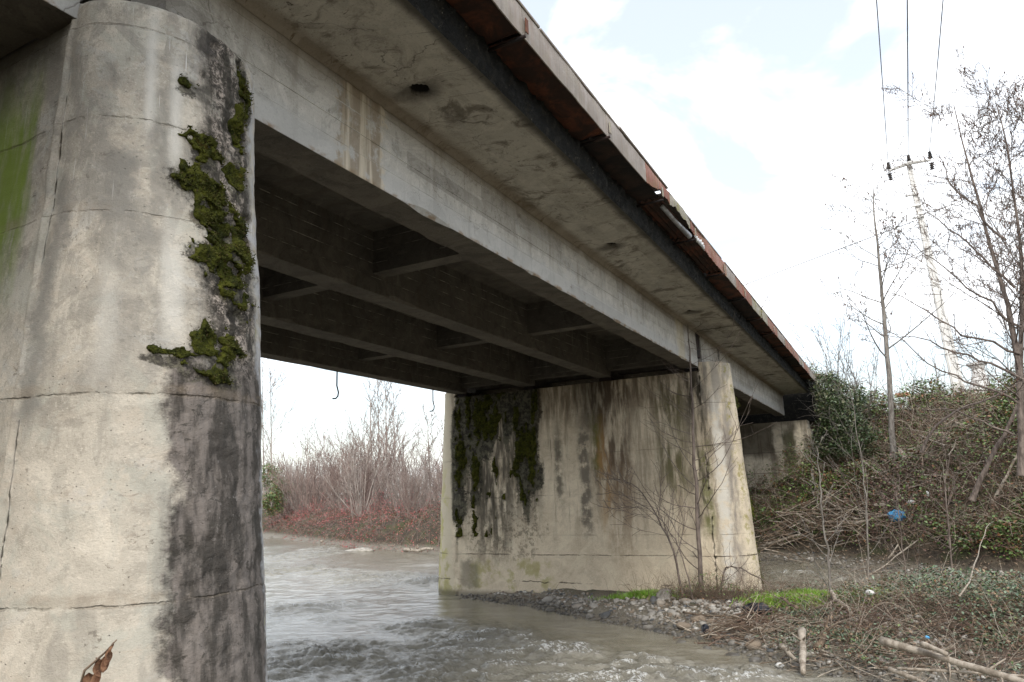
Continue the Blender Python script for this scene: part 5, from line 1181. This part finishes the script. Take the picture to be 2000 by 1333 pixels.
for k, (p, hang) in enumerate(((a0, True), (ac+np.array([0, 0, .1]), False), (a1, True))):
    mb = MB()
    for q in range(5): mb.tube([p+np.array([0, 0, .08+.07*q]), p+np.array([0, 0, .11+.07*q]), p+np.array([0, 0, .145+.07*q])], [.05, .12-.01*q, .05], 10)
    mb.build('insulator', M['porc'], pole, True); ins_top.append(p+np.array([0, 0, .42]))
    if hang:
        mb = MB()
        for q in range(4): mb.tube([p-np.array([0, 0, .12+.09*q]), p-np.array([0, 0, .17+.09*q]), p-np.array([0, 0, .205+.09*q])], [.04, .11, .04], 10)
        mb.build('insulator', M['porc'], pole, True)
for (x0, x1, yy, d) in ((1768, 1790, 382, .0), (1778, 1800, 403, 0), (1782, 1806, 425, 0)): MB().tube([un(x0, yy+2, 1, YP-.2), un(x1, yy-3, 1, YP-.2)], .045, 6).build('step_bar', M['pole'], pole)
M['wire'] = simple('grey_wire', (.10, .10, .11), (.16, .16, .17), 1, .6)
for k, (p, (qx, qy), lab) in enumerate(zip(ins_top, ((1712, 0), (1772, 0), (1842, 0)), ('leftmost overhead wire running up from the crossarm', 'middle overhead wire running up from the top of the pole', 'rightmost overhead wire running up from the crossarm'))):
    mid = un(qx, qy, 2, p[2]-.55); d = (mid-p); e = p+d*3.9; P = [p+(e-p)*t+np.array([0, 0, 0]) for t in np.linspace(0, 1, 40)]
    P = np.array(P); t = np.linspace(0, 1, 40); t0 = 1/3.9; P[:, 2] = p[2]-(.55/(t0*(1-t0)))*t*(1-t)
    tag(MB().tube(P, .016 if k != 1 else .020, 5).build('overhead_wire', M['wire'], None), lab, 'wire')
q0, q1 = un(1786, 432, 1, YP), un(700, 840, 1, 95.)
t = np.linspace(0, 1, 30)[:, None]; P = q0+(q1-q0)*t
tag(MB().tube(P, .022, 5).build('overhead_wire', M['wire'], None), 'thin cable sloping from the power pole down behind the bridge to the far bank', 'wire')

# ---- pale walls at the top of the bank
M['lime'] = simple('pale_limewashed_masonry', (.48, .44, .35), (.62, .58, .48), 4, .9, bd=.03); M['tile'] = simple('orange_clay_tile', (.42, .17, .09), (.55, .27, .16), 5, .85)
YR = 38.5; p0, p1 = un(1852, 772, 1, YR), un(1952, 840, 1, YR)
wl = empty('retaining_wall', (p0[0], YR, 4.0), 'pale beige masonry wall at the top of the bank under the flared pillar', 'wall')
z0, z1 = p1[2]-.5, p0[2]; k = 0
rows = 8
for r in range(rows):
    zz0 = z0+(z1-z0)*r/rows; zz1 = z0+(z1-z0)*(r+1)/rows; x = p0[0]-(.35 if r % 2 else 0)
    xe = p1[0]+.25*(1-r/rows)
    while x < xe-.1:
        w = .62+.1*math.sin(k*2.3); MB().box(x+.012, min(x+w, xe)-.012, YR+.02*math.sin(k*1.7), YR+.5, zz0+.012, zz1-.012, .01).build('block', M['lime'], wl); x += w; k += 1
MB().box(p0[0]-.2, p1[0]-.1, YR+.06, YR+.45, z0, z1-.03).build('mortar_core', M['pole'], wl)
c = un(1919, 775, 1, YR+.8); zt_ = un(1919, 708, 1, YR+.8)[2]
prof = [(.62, z1-1.2), (.60, z1-.1), (.52, z1+.15), (.36, z1+.6), (.29, z1+(zt_-z1)*.62), (.26, zt_-.32), (.33, zt_-.18), (.42, zt_-.10), (.43, zt_)]
th = np.linspace(0, 2*np.pi, 20, endpoint=False); V = np.array([[c[0]+r_*math.cos(a), c[1]+r_*math.sin(a), zz] for r_, zz in prof for a in th]); F = [tuple(f) for f in grid_faces(len(prof), 20, True)]+[tuple(range((len(prof)-1)*20, len(prof)*20))]
tag(mesh_obj('flared_pillar', V, F, M['pole'], None, False), 'pale round pillar with a flared top on the skyline at right', 'pillar')
a, b_ = un(1775, 772, 1, 37.2), un(1850, 792, 1, 37.2)
lw = MB().box(a[0], b_[0], 37.2, 37.6, b_[2]-1.2, a[2], .02).build('low_wall', M['lime'], None); tag(lw, 'low whitish wall between the slim tree and the beige masonry wall', 'wall')
a, b_ = un(1748, 774, 1, 37.5), un(1778, 782, 1, 37.5); mb = MB()
for k in range(5): xx = a[0]+(b_[0]-a[0])*k/5; mb.tube([(xx+.08, 37.4, a[2]-.02), (xx+.08, 37.9, a[2]+.10)], .085, 8)
tag(mb.build('tile_stack', M['tile'], None, True), 'row of orange clay tiles beside the slim grey trunk', 'tiles')

# ---- far bank, upstream
rng = np.random.RandomState(25)
f_left = lambda x, y: (poly_sd(x, y, FAR) > -.15) & (poly_sd(x, y, FAR) < 5)
x, y, z = region(rng, 110000, -50, -8.5, 28, 50, f_left); d = poly_sd(x, y, FAR); m = mound(x, y, 91); pk = rng.rand(len(x)) < np.where(y-.0 > 0, .8, .8)*sstep(5, 1.5, d)
q = np.column_stack([x, y, z+rng.rand(len(x))*(.25+1.3*m)*sstep(-.2, .8, d)])[pk]; sp = rng.rand(len(q)); red = fbm(q[:, 0]*.4, q[:, 1]*.4, 1, 3, 93); r1 = sp < .5+.5*sstep(.4, .6, red)
V1 = leaves(q[r1], rng.uniform(.05, .11, r1.sum()), rng); V2 = leaves(q[~r1], rng.uniform(.05, .11, (~r1).sum()), rng)
x, y, z = region(rng, 7000, -50, -8.5, 28, 50, f_left); V4 = tube_np(arcs(rng, np.column_stack([x, y, z+.1]), len(x), (.6, 2.0), (.005, .011), .9, 5), 3)
stuff('red_bramble_bank', [(*V1, M['leaf_red']), (*V2, M['leaf_dead']), (*V4, M['bark_red'])])
protos = []
for v in range(5):
    rt = empty('far_shrub', (0, 0, 0)); stool(300+v, (0, 0, 0), 19, 4.5, .9, M['bark_far'] if v % 2 else M['bark_red'], rt, .026, .0085, 12, 'shoots'); protos.append(rt)
spots = []
for i in range(900):
    xx, yy = rng.uniform(-60, -9), rng.uniform(29, 64); dd = float(poly_sd(np.array([xx]), np.array([yy]), FAR)[0])
    if 2.0 < dd < 10 and all((xx-a)**2+(yy-b)**2 > 1.7**2 for a, b in spots): spots.append((xx, yy))
    if len(spots) >= 120: break
for i, (xx, yy) in enumerate(spots):
    pr_ = protos[i % 5]
    if i < 5: o = pr_
    else:
        o = pr_.copy(); COL.objects.link(o)
        for ch in pr_.children: c_ = ch.copy(); COL.objects.link(c_); c_.parent = o
    o.location = (xx, yy, G(xx, yy)-.1); o.rotation_euler = (0, 0, rng.uniform(0, 6.28)); s = rng.uniform(.7, 1.15)*(.75+.75*float(sstep(.35, .65, fbm(xx*.16, yy*.16, 0, 2, 99)))); o.scale = (s, s, s*rng.uniform(.85, 1.1))
    tag(o, 'bare purple brown shrub in the thicket on the far bank', 'shrub', 'bare shrubs of the far bank thicket')
S_FAR = [(14, .25, .98, .55, .38, 7, .25, .25, 0, .4), (6, .2, 1, .5, .38, 4, .15, .3, 0, .55), (3, .2, 1, .6, .4, 3, .1, .3, 0, .6)]
for i, (px, py_t, Yv, lab) in enumerate(((528, 740, 50, 'leftmost tall thin bare tree, seen against the near pier'), (512, 700, 58, 'tall bare tree mostly hidden behind the near pier'), (722, 742, 46, 'left tree of the tall bare group behind the hooked bar'),
                                         (737, 728, 47, 'middle tree of the tall bare group, forking high'), (752, 735, 45, 'right of the middle in the tall bare group'), (768, 765, 48, 'rightmost slim tree of the tall bare group'), (835, 815, 40, 'shorter bare tree left of the tan pier with rusty leaves'), (600, 845, 48, 'small bare tree over the left part of the thicket'))):
    tp = un(px, py_t, 1, Yv); b = un(px+6, 940, 1, Yv); b[2] = G(b[0], b[1])-.1
    make_tree('bare_tree', None, lab, 'tree', 400+i, [b, b+(tp-b)*.35, b+(tp-b)*.7, tp], .10, .014, S_FAR, M['bark_far'], rmin=.017)
for i, (p_, q_, r_, lab) in enumerate((((628, 1058), (656, 1053), .10, 'pale grey log stranded at the foot of the far red brambles'), ((692, 1052), (706, 1064), .06, 'white broken branch standing at the far waterline'), ((545, 1046), (549, 1036), .05, 'small white snag at the far waterline beside the near pier'), ((790, 1075), (846, 1079), .09, 'pale flood wrack along the far waterline next to the tan pier'))):
    a_, b_ = un(*p_, 2, .12), un(*q_, 2, .12); log(a_+np.array([0, 0, .0]), b_+np.array([0, 0, .15]), r_, lab, seed=30+i)
# green shrubs at the left of the far bank
for i, (px, py, Yv, s) in enumerate(((526, 930, 47, 1.3), (552, 955, 45, 1.0), (530, 985, 43.5, 1.1))):
    b = un(px, py, 1, Yv); n = 2600; v = rng.normal(size=(n, 3)); v /= np.linalg.norm(v, axis=1, keepdims=True); p = v*rng.uniform(.4, 1.1, n)[:, None]*np.array([1.1, 1.0, .9])*s+b; p = p[fbm(p[:, 0]*2, p[:, 1]*2, p[:, 2]*2, 3, 71+i) > .43]
    rt = empty('evergreen_shrub', (b[0], b[1], b[2]-s), ('upper green shrub on the far bank beside the near pier', 'middle olive green shrub on the far bank beside the near pier', 'lowest green shrub on the far bank near the water')[i], 'shrub')
    V, F = leaves(p, rng.uniform(.10, .2, len(p)), rng); o = mesh_obj('foliage', V, F, M['leaf_bramble'], rt); o['kind'] = 'stuff'
    MB().tube([(b[0], b[1], G(b[0], b[1])-.1), (b[0]+.1, b[1], b[2])], [.06, .03], 6).build('stem', M['bark_brown'], rt)
# small far pole
b = un(632, 945, 1, 90); tp = un(632, 852, 1, 90); rt = empty('utility_pole', (b[0], 90, 1.5), 'tiny distant pole with a short crosspiece above the thicket', 'pole')
MB().tube([(b[0], 90, 1.5), (b[0], 90, tp[2])], [.14, .10], 8).build('shaft', M['pole'], rt); MB().tube([(b[0]-.5, 90, tp[2]-.1), (b[0]+.5, 90, tp[2]-.1)], .06, 6).build('crossarm', M['pole'], rt)
# far-off wood that closes the horizon
rng = np.random.RandomState(35); out = []
for i in range(1500):
    a = rng.uniform(math.radians(-62), math.radians(8)); R_ = rng.uniform(90, 160); x, y = R_*math.sin(a), R_*math.cos(a)
    z = 1.5; h = rng.uniform(3, 7.5); P = limb(rng, (x, y, z), (rng.normal()*.08, rng.normal()*.08, 1), h, 5, .1, .2); R = np.linspace(.09, .03, 5); out.append((P, R)); RMIN[0] = .022; sub(rng, P, R, out, [], 0, [(7, .25, 1, .6, .34, 4, .15, .3, 0, .6), (3, .2, 1, .6, .4, 3, .1, .3, 0, .7)])
V, F = tube_np(out, 3); tag(mesh_obj('distant_wood', V, F, M['bark_far'], None), kind='stuff')

# ---- withered plant close to the camera, at the foot of the near pier
rng = np.random.RandomState(45); D_ = 1.9
wp = empty('withered_plant', tuple(un(150, 1420, 1, 1.25)), 'withered brown stalk with curled leaves in front of the near pier', 'plant')
P = np.array([un(140, 1400, 1, 1.25), un(165, 1310, 1, 1.25), un(188, 1290, 1, 1.25), un(205, 1275, 1, 1.25), un(228, 1250, 1, 1.25)]); MB().tube(P, [.004, .0035, .003, .0025, .0015], 6).build('stalk', M['drift_dark'], wp, True)
for (px, py, s) in ((183, 1318, .045), (190, 1330, .04), (196, 1305, .035), (208, 1285, .030), (214, 1276, .026), (220, 1266, .022), (186, 1300, .03), (172, 1335, .04), (203, 1298, .03)):
    c = un(px, py, 1, 1.25); a = rng.uniform(0, 6.28); gx_, gy_ = np.meshgrid(np.linspace(-1, 1, 5), np.linspace(-1, 1, 7)); w = np.sqrt(np.clip(1-gy_**2, 0, 1))
    L3 = np.stack([gx_*w*.35, (np.abs(gx_)*w)**1.3*.25+.15*np.sin(gy_*3+a), gy_*.7], -1).reshape(-1, 3)*s; ca, sa = math.cos(a), math.sin(a); L3 = np.column_stack([L3[:, 0]*ca-L3[:, 1]*sa, L3[:, 0]*sa+L3[:, 1]*ca, L3[:, 2]])+c
    mesh_obj('dry_leaf', L3, grid_faces(7, 5), M['leaf_dead2'] if 'leaf_dead2' in M else M.setdefault('leaf_dead2', simple('curled_dead_leaf', (.10, .045, .025), (.22, .12, .07), 60, .8)), wp, True)
